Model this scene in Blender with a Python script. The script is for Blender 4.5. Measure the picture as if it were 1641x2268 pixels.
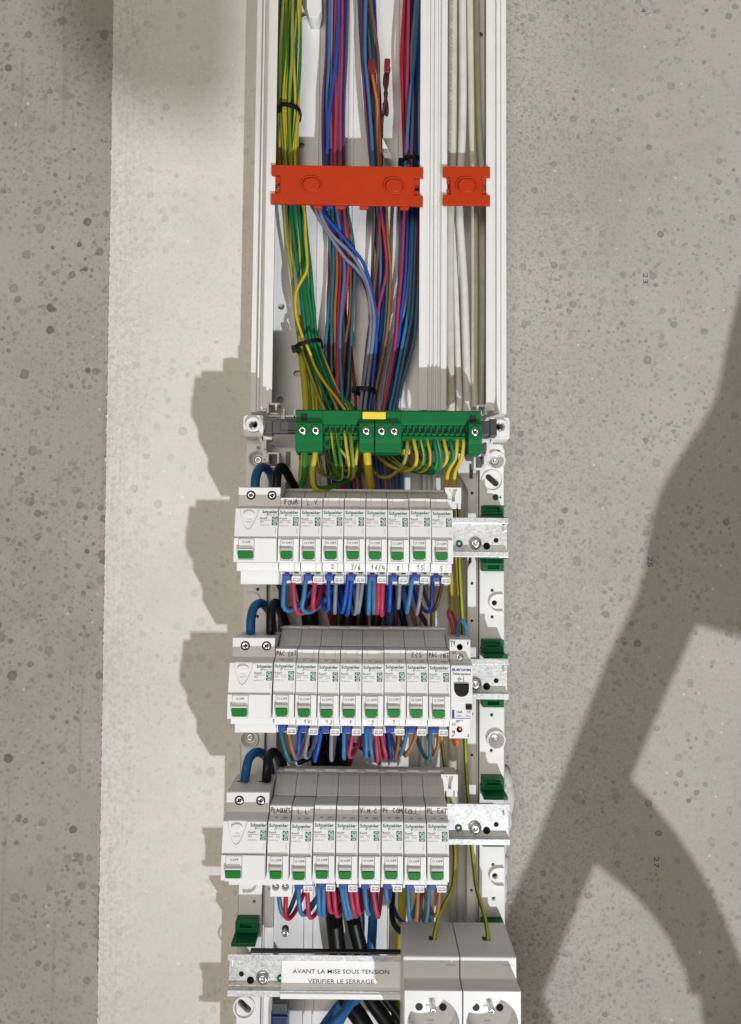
# Electrical distribution panel on a concrete wall, lit by a work lamp standing low on the right.
# Units: metres. Working units in the helpers are millimetres: x to the right, z up, d = distance out from the wall (y = -d).
import bpy, bmesh, math, random
from mathutils import Vector, Matrix

for o in list(bpy.data.objects):
    bpy.data.objects.remove(o)
scene = bpy.context.scene
col = scene.collection
rnd = random.Random(7)
MM = 0.001

# ------------------------------------------------------------------ camera
CAM_D, PITCH, ROLL = 760.0, math.radians(3.1), math.radians(0.5)
FW = Vector((0, math.cos(PITCH), math.sin(PITCH)))
RT0 = Vector((1, 0, 0))
UP0 = RT0.cross(FW)
RT = RT0 * math.cos(ROLL) + UP0 * math.sin(ROLL)
UP = -RT0 * math.sin(ROLL) + UP0 * math.cos(ROLL)
cam_data = bpy.data.cameras.new("camera")
cam = bpy.data.objects.new("camera", cam_data)
col.objects.link(cam)
cam.matrix_world = Matrix(((RT.x, UP.x, -FW.x, 0), (RT.y, UP.y, -FW.y, -CAM_D * MM), (RT.z, UP.z, -FW.z, 0), (0, 0, 0, 1)))
cam_data.sensor_fit = 'VERTICAL'
cam_data.sensor_height = 36.0
cam_data.lens = 26.0
cam_data.clip_start = 0.01
cam_data.clip_end = 30.0
scene.camera = cam

# survey: reading (u, v) on a 1641 x 2267.5 print of the photograph, for a surface at distance d from the wall -> (x, z) in mm
SW, SH = 1641.0, 2267.5
SF = SH * 26 / 36
def at(u, v, d):
    r = FW + RT * ((u - SW / 2) / SF) - UP * ((v - SH / 2) / SF)
    t = (CAM_D - d) / r.y
    return (r.x * t, r.z * t)

# ------------------------------------------------------------------ light
world = bpy.data.worlds.new("World")
scene.world = world
world.use_nodes = True
bg = world.node_tree.nodes["Background"]
bg.inputs[0].default_value = (1.0, 0.92, 0.80, 1)
bg.inputs[1].default_value = 0.17
LAMP = Vector((785, 2050, -1745))           # x, d, z in mm: a work lamp standing low, in front and to the right
def lamp(name, pos, target, power, size, color, shape='DISK', spread=180):
    l = bpy.data.lights.new(name, 'AREA')
    l.shape, l.size, l.energy, l.color = shape, size, power, color
    l.spread = math.radians(spread)
    o = bpy.data.objects.new(name, l)
    col.objects.link(o)
    p = Vector((pos[0], -pos[1], pos[2])) * MM
    t = Vector((target[0], -target[1], target[2])) * MM
    o.location = p
    o.rotation_euler = (t - p).to_track_quat('-Z', 'Y').to_euler()
    return o
lamp("work_lamp", LAMP, (-150, 60, 1950), 21.8, 0.046, (0.955, 1.0, 1.05), spread=88)
lamp("fill_lamp", (-650, 3200, 250), (0, 60, 100), 37, 1.7, (1.0, 0.92, 0.80))  # added soft fill with no visible source, stands in for bounced light

scene.view_settings.view_transform = 'Standard'
scene.view_settings.look = 'None'
scene.view_settings.gamma = 1.0
scene.view_settings.exposure = 0.0

# ------------------------------------------------------------------ materials
def nt(name):
    m = bpy.data.materials.new(name)
    m.use_nodes = True
    n = m.node_tree
    return m, n, n.nodes["Principled BSDF"]
def N(n, kind, **kw):
    x = n.nodes.new(kind)
    for k, v in kw.items():
        if k in x.inputs.keys() if isinstance(k, str) else False:
            x.inputs[k].default_value = v
        else:
            setattr(x, k, v)
    return x
def srgb(r, g, b):
    f = lambda c: (c / 255 / 12.92) if c <= 10 else ((c / 255 + 0.055) / 1.055) ** 2.4
    return (f(r), f(g), f(b))
def mat(name, c, rough=0.4, metallic=0.0, bump=0.0, bscale=900.0, vary=0.03, spec=0.5, coat=0.0, trans=0.0):
    m, n, b = nt(name)
    tc = N(n, 'ShaderNodeTexCoord')
    no = N(n, 'ShaderNodeTexNoise')
    no.inputs['Scale'].default_value = 60.0
    no.inputs['Detail'].default_value = 5.0
    n.links.new(tc.outputs['Object'], no.inputs['Vector'])
    mx = N(n, 'ShaderNodeMix', data_type='RGBA')
    mx.inputs[6].default_value = (*[max(0, x * (1 - vary * 2)) for x in c], 1)
    mx.inputs[7].default_value = (*[min(1, x * (1 + vary * 2)) for x in c], 1)
    n.links.new(no.outputs['Fac'], mx.inputs[0])
    n.links.new(mx.outputs[2], b.inputs['Base Color'])
    b.inputs['Roughness'].default_value = rough
    b.inputs['Metallic'].default_value = metallic
    b.inputs['Specular IOR Level'].default_value = spec
    b.inputs['Coat Weight'].default_value = coat
    b.inputs['Transmission Weight'].default_value = trans
    if bump:
        n2 = N(n, 'ShaderNodeTexNoise')
        n2.inputs['Scale'].default_value = bscale
        n2.inputs['Detail'].default_value = 3.0
        n.links.new(tc.outputs['Object'], n2.inputs['Vector'])
        bp = N(n, 'ShaderNodeBump')
        bp.inputs['Strength'].default_value = bump
        bp.inputs['Distance'].default_value = 0.0003
        n.links.new(n2.outputs['Fac'], bp.inputs['Height'])
        n.links.new(bp.outputs['Normal'], b.inputs['Normal'])
    return m
def wire_mat(name, c, c2=None, share=0.5):
    """PVC insulation; with c2 a two-colour stripe following the wire's own winding (uv)."""
    m, n, b = nt(name)
    b.inputs['Roughness'].default_value = 0.40
    b.inputs['Specular IOR Level'].default_value = 0.25
    tc = N(n, 'ShaderNodeTexCoord')
    no = N(n, 'ShaderNodeTexNoise')
    no.inputs['Scale'].default_value = 90.0
    no.inputs['Detail'].default_value = 4.0
    n.links.new(tc.outputs['Object'], no.inputs['Vector'])
    mx = N(n, 'ShaderNodeMix', data_type='RGBA')
    mx.inputs[0].default_value = 0.0
    if c2 is None:
        mx.inputs[6].default_value = (*c, 1)
    else:
        sx = N(n, 'ShaderNodeSeparateXYZ')
        n.links.new(tc.outputs['UV'], sx.inputs[0])
        fr = N(n, 'ShaderNodeMath', operation='FRACT')
        n.links.new(sx.outputs['X'], fr.inputs[0])
        rp = N(n, 'ShaderNodeValToRGB')
        e = rp.color_ramp.elements
        e[0].position, e[0].color = 0.0, (*c, 1)
        e[1].position, e[1].color = share + 0.02, (*c2, 1)
        x = rp.color_ramp.elements.new(share - 0.02); x.color = (*c, 1)
        x = rp.color_ramp.elements.new(0.97); x.color = (*c2, 1)
        x = rp.color_ramp.elements.new(1.0); x.color = (*c, 1)
        n.links.new(fr.outputs[0], rp.inputs[0])
        n.links.new(rp.outputs[0], mx.inputs[6])
    hs = N(n, 'ShaderNodeHueSaturation')
    mr = N(n, 'ShaderNodeMapRange')
    mr.inputs[3].default_value, mr.inputs[4].default_value = 0.82, 1.18
    n.links.new(no.outputs['Fac'], mr.inputs[0])
    n.links.new(mr.outputs[0], hs.inputs['Value'])
    n.links.new(mx.outputs[2], hs.inputs['Color'])
    n.links.new(hs.outputs[0], b.inputs['Base Color'])
    return m

WHITE = mat("white_abs_plastic", (0.72, 0.715, 0.71), 0.42, bump=0.06, vary=0.008)
COVER = mat("white_satin_cover", (0.745, 0.74, 0.74), 0.40, bump=0.03, vary=0.006)
GREYW = mat("light_grey_plastic", (0.63, 0.62, 0.60), 0.5, bump=0.08, vary=0.012)
DUCT = mat("white_pvc_trunking", (0.76, 0.75, 0.735), 0.5, bump=0.05, vary=0.03)
LEVER = mat("grey_lever_plastic", (0.50, 0.50, 0.49), 0.45)
GREEN = mat("green_terminal_plastic", (0.003, 0.14, 0.038), 0.55, bump=0.05, vary=0.05, spec=0.18)
CLIPG = mat("green_clip_plastic", (0.003, 0.13, 0.035), 0.42, bump=0.03, vary=0.05, spec=0.2)
CAPG = mat("green_toggle_cap", (0.006, 0.17, 0.016), 0.5, bump=0.03, spec=0.2)
YELLOW = mat("yellow_marker_plastic", (0.86, 0.62, 0.035), 0.45)
ORANGE = mat("orange_red_plastic", (0.46, 0.036, 0.005), 0.5, bump=0.05, vary=0.03, spec=0.2)
BLACKP = mat("black_nylon", (0.006, 0.006, 0.007), 0.45, spec=0.2)
DGREY = mat("dark_grey_plastic", (0.045, 0.047, 0.052), 0.45, bump=0.04)
BLUEP = mat("blue_lever_plastic", (0.012, 0.055, 0.29), 0.4)
NAVY = mat("navy_connector_plastic", (0.006, 0.028, 0.11), 0.4)
STEEL = mat("zinc_plated_screw", (0.62, 0.62, 0.62), 0.28, metallic=1.0, vary=0.1)
HOLE = mat("hole_interior", (0.01, 0.01, 0.01), 0.7)
SLOTB = mat("matte_black_strip", (0.012, 0.012, 0.012), 0.55)
PAPER = mat("white_sticker_paper", (0.84, 0.84, 0.845), 0.55, vary=0.006)
INKB = mat("black_ink", (0.012, 0.012, 0.014), 0.6)
INKG = mat("grey_print_ink", (0.30, 0.30, 0.31), 0.6)
INKM = mat("mid_grey_print_ink", (0.09, 0.09, 0.095), 0.6)
INKGR = mat("green_print_ink", (0.003, 0.12, 0.035), 0.5, spec=0.2)
INKBL = mat("blue_print_ink", (0.02, 0.022, 0.25), 0.5)
INKW = mat("pale_print_ink", (0.78, 0.82, 0.78), 0.5)
PENB = mat("faded_blue_marking_ink", (0.045, 0.055, 0.14), 0.7)
CONN = mat("translucent_red_connector", (0.34, 0.03, 0.028), 0.2, trans=0.45, vary=0.2)
FOAM = mat("white_filler_plaster", (0.66, 0.64, 0.61), 0.9, bump=0.8, bscale=300)
COPPER = mat("bare_copper", (0.60, 0.25, 0.14), 0.35, metallic=1.0)
mat_insert = mat("brown_grey_insert", (0.10, 0.09, 0.08), 0.6)
CASTER = mat("shadow_caster_brown", (0.28, 0.22, 0.16), 0.7)  # plain brown for the added shadow casters

C = {
 'light blue': wire_mat("wire_light_blue", (0.04, 0.165, 0.36)),
 'blue': wire_mat("wire_blue", (0.012, 0.075, 0.40)),
 'dark blue': wire_mat("wire_dark_blue", (0.010, 0.030, 0.20)),
 'steel blue': wire_mat("wire_steel_blue", (0.05, 0.15, 0.24)),
 'teal': wire_mat("wire_teal", (0.03, 0.13, 0.16)),
 'pink': wire_mat("wire_pink", (0.40, 0.035, 0.075)),
 'red': wire_mat("wire_red", (0.42, 0.012, 0.022)),
 'dark red': wire_mat("wire_dark_red", (0.20, 0.008, 0.016)),
 'grey': wire_mat("wire_grey", (0.20, 0.20, 0.26)),
 'dark grey': wire_mat("wire_dark_grey", (0.10, 0.10, 0.12)),
 'purple': wire_mat("wire_purple", (0.16, 0.06, 0.17)),
 'brown': wire_mat("wire_brown", (0.19, 0.075, 0.03)),
 'dark brown': wire_mat("wire_dark_brown", (0.07, 0.025, 0.012)),
 'orange brown': wire_mat("wire_orange_brown", (0.30, 0.115, 0.04)),
 'orange': wire_mat("wire_orange", (0.60, 0.13, 0.03)),
 'black': wire_mat("wire_black", (0.004, 0.004, 0.005)),
 'cable blue': wire_mat("cable_blue", (0.012, 0.10, 0.27)),
 'off white': wire_mat("cable_off_white", (0.60, 0.575, 0.455)),
 'white': wire_mat("cable_white", (0.66, 0.65, 0.62)),
 'green yellow': wire_mat("wire_green_yellow", (0.44, 0.40, 0.025), (0.025, 0.15, 0.02), 0.5),
 'green': wire_mat("wire_green_striped", (0.005, 0.17, 0.07), (0.42, 0.40, 0.05), 0.80),
 'plain green': wire_mat("wire_plain_green", (0.005, 0.15, 0.065)),
 'yellow': wire_mat("wire_yellow_striped", (0.56, 0.40, 0.018), (0.02, 0.14, 0.03), 0.80),
 'olive': wire_mat("wire_olive_striped", (0.27, 0.27, 0.055), (0.14, 0.20, 0.03), 0.6),
 'teal green': wire_mat("wire_teal_green", (0.005, 0.18, 0.12)),
}

def rail_material():
    m, n, b = nt("galvanised_steel")
    tc = N(n, 'ShaderNodeTexCoord')
    vo = N(n, 'ShaderNodeTexVoronoi')
    vo.inputs['Scale'].default_value = 620.0
    n.links.new(tc.outputs['Object'], vo.inputs['Vector'])
    no = N(n, 'ShaderNodeTexNoise'); no.inputs['Scale'].default_value = 45.0; no.inputs['Detail'].default_value = 6
    n.links.new(tc.outputs['Object'], no.inputs['Vector'])
    sp = N(n, 'ShaderNodeSeparateColor')
    n.links.new(vo.outputs['Color'], sp.inputs[0])
    a = N(n, 'ShaderNodeMath', operation='MULTIPLY_ADD'); a.inputs[1].default_value = 0.5
    n.links.new(sp.outputs[0], a.inputs[0]); n.links.new(no.outputs['Fac'], a.inputs[2])
    rp = N(n, 'ShaderNodeValToRGB')
    rp.color_ramp.elements[0].position, rp.color_ramp.elements[0].color = 0.35, (0.46, 0.47, 0.485, 1)
    rp.color_ramp.elements[1].position, rp.color_ramp.elements[1].color = 0.95, (0.74, 0.74, 0.73, 1)
    n.links.new(a.outputs[0], rp.inputs[0]); n.links.new(rp.outputs[0], b.inputs['Base Color'])
    mr = N(n, 'ShaderNodeMapRange'); mr.inputs[3].default_value, mr.inputs[4].default_value = 0.28, 0.5
    n.links.new(sp.outputs[1], mr.inputs[0]); n.links.new(mr.outputs[0], b.inputs['Roughness'])
    b.inputs['Metallic'].default_value = 0.30
    return m
RAIL = rail_material()

def concrete(name, base, dark, spot_scale, spot_amt, fine_amt, seed, big=1.0, streak=0.0):
    """Formed concrete: cloudy tone, fine speckle, round dark pore stains of two sizes in drifting clusters."""
    m, n, b = nt(name)
    L = n.links.new
    tc = N(n, 'ShaderNodeTexCoord')
    mp = N(n, 'ShaderNodeMapping'); mp.inputs['Location'].default_value = (seed, seed * 1.7, seed * 0.6)
    L(tc.outputs['Object'], mp.inputs['Vector'])
    P = mp.outputs[0]
    def noise(s, d=6, r=0.55):
        x = N(n, 'ShaderNodeTexNoise'); x.inputs['Scale'].default_value = s; x.inputs['Detail'].default_value = d; x.inputs['Roughness'].default_value = r
        L(P, x.inputs['Vector']); return x.outputs['Fac']
    def mapr(v, a, b_, c=0.0, d=1.0):
        x = N(n, 'ShaderNodeMapRange'); x.inputs[1].default_value, x.inputs[2].default_value, x.inputs[3].default_value, x.inputs[4].default_value = a, b_, c, d
        L(v, x.inputs[0]); return x.outputs[0]
    def mul(a, b_):
        x = N(n, 'ShaderNodeMath', operation='MULTIPLY'); x.use_clamp = True
        L(a, x.inputs[0])
        if isinstance(b_, float): x.inputs[1].default_value = b_
        else: L(b_, x.inputs[1])
        return x.outputs[0]
    def mxc(a, b_, f):
        x = N(n, 'ShaderNodeMix', data_type='RGBA')
        for sck, v in ((x.inputs[6], a), (x.inputs[7], b_)):
            if isinstance(v, tuple): sck.default_value = (*v, 1)
            else: L(v, sck)
        L(f, x.inputs[0]); return x.outputs[2]
    # warp so that stains are not perfect discs
    wn = N(n, 'ShaderNodeTexNoise'); wn.inputs['Scale'].default_value = 260.0; wn.inputs['Detail'].default_value = 2
    L(P, wn.inputs['Vector'])
    wm = N(n, 'ShaderNodeVectorMath', operation='MULTIPLY_ADD'); wm.inputs[1].default_value = (0.0022, 0.0022, 0.0022)
    L(wn.outputs['Color'], wm.inputs[0]); L(P, wm.inputs[2])
    def spots(scale, present, rmin, rmax):
        v = N(n, 'ShaderNodeTexVoronoi'); v.inputs['Scale'].default_value = scale; v.voronoi_dimensions = '3D'
        flat = N(n, 'ShaderNodeVectorMath', operation='MULTIPLY'); flat.inputs[1].default_value = (1, 0, 1)
        L(wm.outputs[0], flat.inputs[0]); L(flat.outputs[0], v.inputs['Vector'])
        s = N(n, 'ShaderNodeSeparateColor'); L(v.outputs['Color'], s.inputs[0])
        r = mapr(s.outputs[0], 0, 1, rmin, rmax)
        q = N(n, 'ShaderNodeMath', operation='DIVIDE'); L(v.outputs['Distance'], q.inputs[0]); L(r, q.inputs[1])
        core = mapr(q.outputs[0], 1.15, 0.75, 0.0, 0.72)
        ring = mapr(q.outputs[0], 0.55, 0.95, 0.0, 0.45)
        rr = mul(ring, mapr(q.outputs[0], 1.12, 0.95))
        ad = N(n, 'ShaderNodeMath', operation='ADD'); L(core, ad.inputs[0]); L(rr, ad.inputs[1]); ad.use_clamp = True
        keep = N(n, 'ShaderNodeMath', operation='LESS_THAN'); L(s.outputs[1], keep.inputs[0]); keep.inputs[1].default_value = present
        return mul(mul(ad.outputs[0], keep.outputs[0]), mapr(s.outputs[2], 0, 1, 0.35, 1.0))
    cluster = mapr(noise(11.0, 3), 0.38, 0.62)
    cl2 = mapr(noise(17.0, 3), 0.62, 0.40)
    cloud = mapr(noise(5.5, 7, 0.6), 0.3, 0.7)
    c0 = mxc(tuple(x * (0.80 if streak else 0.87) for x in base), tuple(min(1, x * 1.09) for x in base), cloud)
    c1 = mxc(c0, dark, mul(mul(spots(spot_scale, 0.55, 0.16, 0.40), cluster), 0.85 * spot_amt))
    c2 = mxc(c1, dark, mul(mul(spots(spot_scale * 2.1, 0.6, 0.18, 0.45), cl2), 0.62 * spot_amt))
    c3 = mxc(c2, dark, mul(mul(spots(spot_scale * 0.55, 0.18, 0.10, 0.26), mapr(noise(7.0, 2), 0.42, 0.6)), 0.7 * spot_amt * big))
    c3 = mxc(c3, dark, mul(mul(mapr(noise(120.0, 6, 0.7), 0.56, 0.66), mapr(noise(13.0, 3), 0.50, 0.66)), 0.42 * min(1.0, spot_amt)))
    mott = mapr(noise(330.0, 4, 0.6), 0.50, 0.68)
    sx_ = N(n, 'ShaderNodeSeparateXYZ'); L(tc.outputs['Object'], sx_.inputs[0])
    near = mapr(sx_.outputs['X'], 0.15, 0.30, 1.0, 0.30) if name.startswith('grey_formed') else mapr(noise(6.0, 2), 0.35, 0.65, 0.4, 1.0)
    c3 = mxc(c3, dark, mul(mul(spots(spot_scale * 2.9, 0.75, 0.20, 0.48), near), (0.18 if 'plaster' in name else 0.36) * spot_amt))
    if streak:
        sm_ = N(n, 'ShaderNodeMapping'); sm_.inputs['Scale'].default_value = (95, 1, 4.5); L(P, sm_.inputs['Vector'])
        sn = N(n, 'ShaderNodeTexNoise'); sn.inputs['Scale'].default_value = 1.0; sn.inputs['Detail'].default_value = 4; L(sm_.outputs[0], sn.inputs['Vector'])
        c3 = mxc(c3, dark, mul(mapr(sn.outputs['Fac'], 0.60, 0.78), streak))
    c4 = mxc(c3, dark, mul(mul(mott, near), fine_amt))
    grain = mapr(noise(1500.0, 2, 0.7), 0.3, 0.7)
    c5 = mxc(c4, tuple(x * 0.80 for x in base), mul(grain, 0.28))
    c5 = mxc(c5, tuple(min(0.85, x * 1.7) for x in base), mul(spots(spot_scale * 1.3, 0.03, 0.05, 0.16), 0.8))
    L(c5, b.inputs['Base Color'])
    b.inputs['Roughness'].default_value = 0.88
    b.inputs['Specular IOR Level'].default_value = 0.25
    bp = N(n, 'ShaderNodeBump'); bp.inputs['Strength'].default_value = 0.35; bp.inputs['Distance'].default_value = 0.0008
    L(noise(420.0, 5, 0.6), bp.inputs['Height']); L(bp.outputs[0], b.inputs['Normal'])
    return m
CONC_R = concrete("grey_formed_concrete", (0.445, 0.415, 0.368), (0.185, 0.170, 0.145), 96.0, 1.25, 0.72, 3.1, 1.2)
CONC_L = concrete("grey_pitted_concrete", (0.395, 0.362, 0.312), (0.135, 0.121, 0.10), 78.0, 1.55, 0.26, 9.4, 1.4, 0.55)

def plaster():
    m = concrete("pale_skim_plaster", (0.735, 0.70, 0.64), (0.33, 0.32, 0.27), 84.0, 0.62, 0.20, 21.3, 1.0)
    n = m.node_tree; L = n.links.new; b = n.nodes["Principled BSDF"]
    src = b.inputs['Base Color'].links[0].from_socket
    tc = N(n, 'ShaderNodeTexCoord')
    # trowel streaks running down, dust left near the free edge, soft scuffs
    mp = N(n, 'ShaderNodeMapping'); mp.inputs['Scale'].default_value = (420, 1, 14)
    L(tc.outputs['Object'], mp.inputs[0])
    st = N(n, 'ShaderNodeTexNoise'); st.inputs['Scale'].default_value = 1.0; st.inputs['Detail'].default_value = 4
    L(mp.outputs[0], st.inputs['Vector'])
    sx = N(n, 'ShaderNodeSeparateXYZ'); L(tc.outputs['Object'], sx.inputs[0])
    ed = N(n, 'ShaderNodeMapRange'); ed.inputs[1].default_value, ed.inputs[2].default_value, ed.inputs[3].default_value, ed.inputs[4].default_value = -0.262, -0.215, 1.0, 0.0
    L(sx.outputs['X'], ed.inputs[0])
    sm = N(n, 'ShaderNodeMapRange'); sm.inputs[1].default_value, sm.inputs[2].default_value = 0.44, 0.72
    L(st.outputs['Fac'], sm.inputs[0])
    nz = N(n, 'ShaderNodeTexNoise'); nz.inputs['Scale'].default_value = 330.0; nz.inputs['Detail'].default_value = 5
    L(tc.outputs['Object'], nz.inputs['Vector'])
    nm = N(n, 'ShaderNodeMapRange'); nm.inputs[1].default_value, nm.inputs[2].default_value = 0.42, 0.66
    L(nz.outputs['Fac'], nm.inputs[0])
    ad = N(n, 'ShaderNodeMath', operation='MULTIPLY_ADD'); ad.inputs[1].default_value = 0.6
    L(sm.outputs[0], ad.inputs[0]); L(nm.outputs[0], ad.inputs[2])
    w = N(n, 'ShaderNodeMath', operation='MULTIPLY_ADD'); w.inputs[1].default_value = 0.36; w.inputs[2].default_value = 0.07
    L(ed.outputs[0], w.inputs[0])
    f = N(n, 'ShaderNodeMath', operation='MULTIPLY'); f.use_clamp = True
    L(ad.outputs[0], f.inputs[0]); L(w.outputs[0], f.inputs[1])
    mx = N(n, 'ShaderNodeMix', data_type='RGBA'); mx.inputs[7].default_value = (0.42, 0.415, 0.39, 1)
    L(src, mx.inputs[6]); L(f.outputs[0], mx.inputs[0])
    L(mx.outputs[2], b.inputs['Base Color'])
    return m
PLASTER = plaster()

# ------------------------------------------------------------------ mesh helpers (mm in, metres out)
class MB:
    def __init__(s): s.v, s.f, s.sm = [], [], []
    def add(s, vs, fs, smooth=False):
        k = len(s.v); s.v += vs; s.f += [tuple(i + k for i in f) for f in fs]; s.sm += [smooth] * len(fs); return s
    def box(s, x0, x1, d0, d1, z0, z1):
        vs = [(x, d, z) for x in (x0, x1) for d in (d0, d1) for z in (z0, z1)]
        return s.add(vs, [(0, 1, 3, 2), (4, 6, 7, 5), (0, 4, 5, 1), (2, 3, 7, 6), (0, 2, 6, 4), (1, 5, 7, 3)])
    def prism_x(s, prof, x0, x1):
        k = len(prof)
        vs = [(x0, d, z) for d, z in prof] + [(x1, d, z) for d, z in prof]
        fs = [tuple(range(k)), tuple(range(2 * k - 1, k - 1, -1))] + [(i, i + k, (i + 1) % k + k, (i + 1) % k) for i in range(k)]
        return s.add(vs, fs)
    def prism_d(s, out, d0, d1):
        k = len(out)
        vs = [(x, d0, z) for x, z in out] + [(x, d1, z) for x, z in out]
        fs = [tuple(range(k)), tuple(range(2 * k - 1, k - 1, -1))] + [(i, i + k, (i + 1) % k + k, (i + 1) % k) for i in range(k)]
        return s.add(vs, fs)
    def prism_z(s, prof, z0, z1):
        k = len(prof)
        vs = [(x, d, z0) for x, d in prof] + [(x, d, z1) for x, d in prof]
        fs = [tuple(range(k)), tuple(range(2 * k - 1, k - 1, -1))] + [(i, i + k, (i + 1) % k + k, (i + 1) % k) for i in range(k)]
        return s.add(vs, fs)
    def lathe_d(s, x, z, prof, n=20, cap=True):
        """prof: (radius, d) pairs, turned about an axis along d."""
        vs, fs = [], []
        for r, d in prof:
            for i in range(n):
                a = 2 * math.pi * i / n
                vs.append((x + r * math.cos(a), d, z + r * math.sin(a)))
        for j in range(len(prof) - 1):
            for i in range(n):
                fs.append((j * n + i, j * n + (i + 1) % n, (j + 1) * n + (i + 1) % n, (j + 1) * n + i))
        if cap and prof[0][0] > 0: fs.append(tuple(range(n)))
        if cap and prof[-1][0] > 0: fs.append(tuple(range(len(prof) * n - 1, (len(prof) - 1) * n - 1, -1)))
        return s.add(vs, fs, True)
    def mesh(s, name, m, bevel=0.0, seg=2, fn=None):
        me = bpy.data.meshes.new(name)
        vs = [fn(*p) for p in s.v] if fn else s.v
        me.from_pydata([(x * MM, -d * MM, z * MM) for x, d, z in vs], [], s.f)
        me.polygons.foreach_set('use_smooth', s.sm)
        bm = bmesh.new(); bm.from_mesh(me)
        bmesh.ops.recalc_face_normals(bm, faces=bm.faces)
        if bevel:
            ed = [e for e in bm.edges if len(e.link_faces) == 2 and e.calc_face_angle(0) > 0.5 and not (e.link_faces[0].smooth and e.link_faces[1].smooth)]
            bmesh.ops.bevel(bm, geom=ed, offset=bevel * MM, segments=seg, profile=0.5, affect='EDGES', clamp_overlap=True)
        bm.to_mesh(me); bm.free()
        me.materials.append(m)
        return me

def link(name, me, parent=None, loc=None):
    o = bpy.data.objects.new(name, me)
    col.objects.link(o)
    if parent: o.parent = parent
    if loc: o.location = (loc[0] * MM, -loc[1] * MM, loc[2] * MM)
    return o
def tag(o, label, cat, group=None):
    o['label'] = label; o['category'] = cat
    if group: o['group'] = group
    return o
def thing(name, x, d, z, label, cat, group=None):
    o = bpy.data.objects.new(name, None)
    o.empty_display_size = 0.01
    col.objects.link(o); o.location = (x * MM, -d * MM, z * MM)
    return tag(o, label, cat, group)

CACHE = {}
def cached(key, fn):
    if key not in CACHE: CACHE[key] = fn()
    return CACHE[key]

def rr(x0, x1, z0, z1, r, n=4):
    """rounded rectangle outline; r a number or four corner radii (bl, br, tr, tl)"""
    rs = (r,) * 4 if not isinstance(r, tuple) else r
    out = []
    for (cx, cz, a0), q in zip(((x0, z0, 180), (x1, z0, 270), (x1, z1, 0), (x0, z1, 90)), rs):
        sx, sz = (1 if cx == x0 else -1), (1 if cz == z0 else -1)
        if q <= 0: out.append((cx, cz)); continue
        for i in range(n + 1):
            a = math.radians(a0 + 90 * i / n)
            out.append((cx + sx * q + q * math.cos(a), cz + sz * q + q * math.sin(a)))
    return out
def circ(x, z, r, n=18, rz=None):
    return [(x + r * math.cos(2 * math.pi * i / n), z + (rz or r) * math.sin(2 * math.pi * i / n)) for i in range(n)]
def slot(x, z, L, r, ang=0, n=8):
    ca, sa = math.cos(math.radians(ang)), math.sin(math.radians(ang))
    o = []
    for k in (0, 1):
        for i in range(n + 1):
            a = math.pi * (i / n) - math.pi / 2 + math.pi * k
            px, pz = (L / 2) * (1 if k == 0 else -1) + r * math.cos(a), r * math.sin(a)
            o.append((x + px * ca - pz * sa, z + px * sa + pz * ca))
    return o
def plate(name, out, holes, d0, d1, m, bevel=0.0, fn=None):
    """flat plate with real openings, outline in x/z, from d0 to d1"""
    cu = bpy.data.curves.new(name, 'CURVE')
    cu.dimensions = '2D'; cu.fill_mode = 'BOTH'
    cu.extrude = max(0.01, (d1 - d0) / 2 - bevel)
    if bevel: cu.bevel_depth, cu.bevel_resolution, cu.offset = bevel, 1, -bevel
    for loop in [out] + list(holes):
        sp = cu.splines.new('POLY'); sp.points.add(len(loop) - 1); sp.use_cyclic_u = True
        for p, (x, z) in zip(sp.points, loop): p.co = (x, z, 0, 1)
    o = bpy.data.objects.new(name, cu); col.objects.link(o)
    me = bpy.data.meshes.new_from_object(o.evaluated_get(bpy.context.evaluated_depsgraph_get()))
    bpy.data.objects.remove(o); bpy.data.curves.remove(cu)
    dm = (d0 + d1) / 2
    for v in me.vertices:
        x, z, d = v.co.x, v.co.y, v.co.z + dm
        if fn: x, d, z = fn(x, d, z)
        v.co = (x * MM, -d * MM, z * MM)
    me.update()
    me.name = name
    me.materials.clear(); me.materials.append(m)
    return me

def text_raw(s, bold=0.0):
    def mk():
        cu = bpy.data.curves.new("print", 'FONT')
        cu.body = s; cu.size = 1.0; cu.resolution_u = 2; cu.offset = bold; cu.fill_mode = 'FRONT'
        o = bpy.data.objects.new("print", cu); col.objects.link(o)
        me = bpy.data.meshes.new_from_object(o.evaluated_get(bpy.context.evaluated_depsgraph_get()))
        vs = [(v.co.x, v.co.y) for v in me.vertices]; fs = [tuple(p.vertices) for p in me.polygons]
        bpy.data.objects.remove(o); bpy.data.curves.remove(cu); bpy.data.meshes.remove(me)
        xs = [p[0] for p in vs] or [0]
        return vs, fs, min(xs), max(xs)
    return cached(('t', s, bold), mk)
def put_text(mb, s, x0, x1, z, h, d, bold=0.0, rot=0, fnd=None):
    """flat lettering from x0 to x1 with baseline z and cap height h; d may follow the surface through fnd(z)"""
    vs, fs, a, b = text_raw(s, bold)
    k = (x1 - x0) / max(1e-6, b - a); ky = h / 0.70
    out = []
    for px, pz in vs:
        x, zz = (px - a) * k, pz * ky
        if rot == 90: x, zz = -zz, x
        elif rot == -90: x, zz = zz, -x
        x += x0; zz += z
        out.append((x, (fnd(zz) if fnd else d), zz))
    mb.add(out, fs)
    return mb

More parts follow.
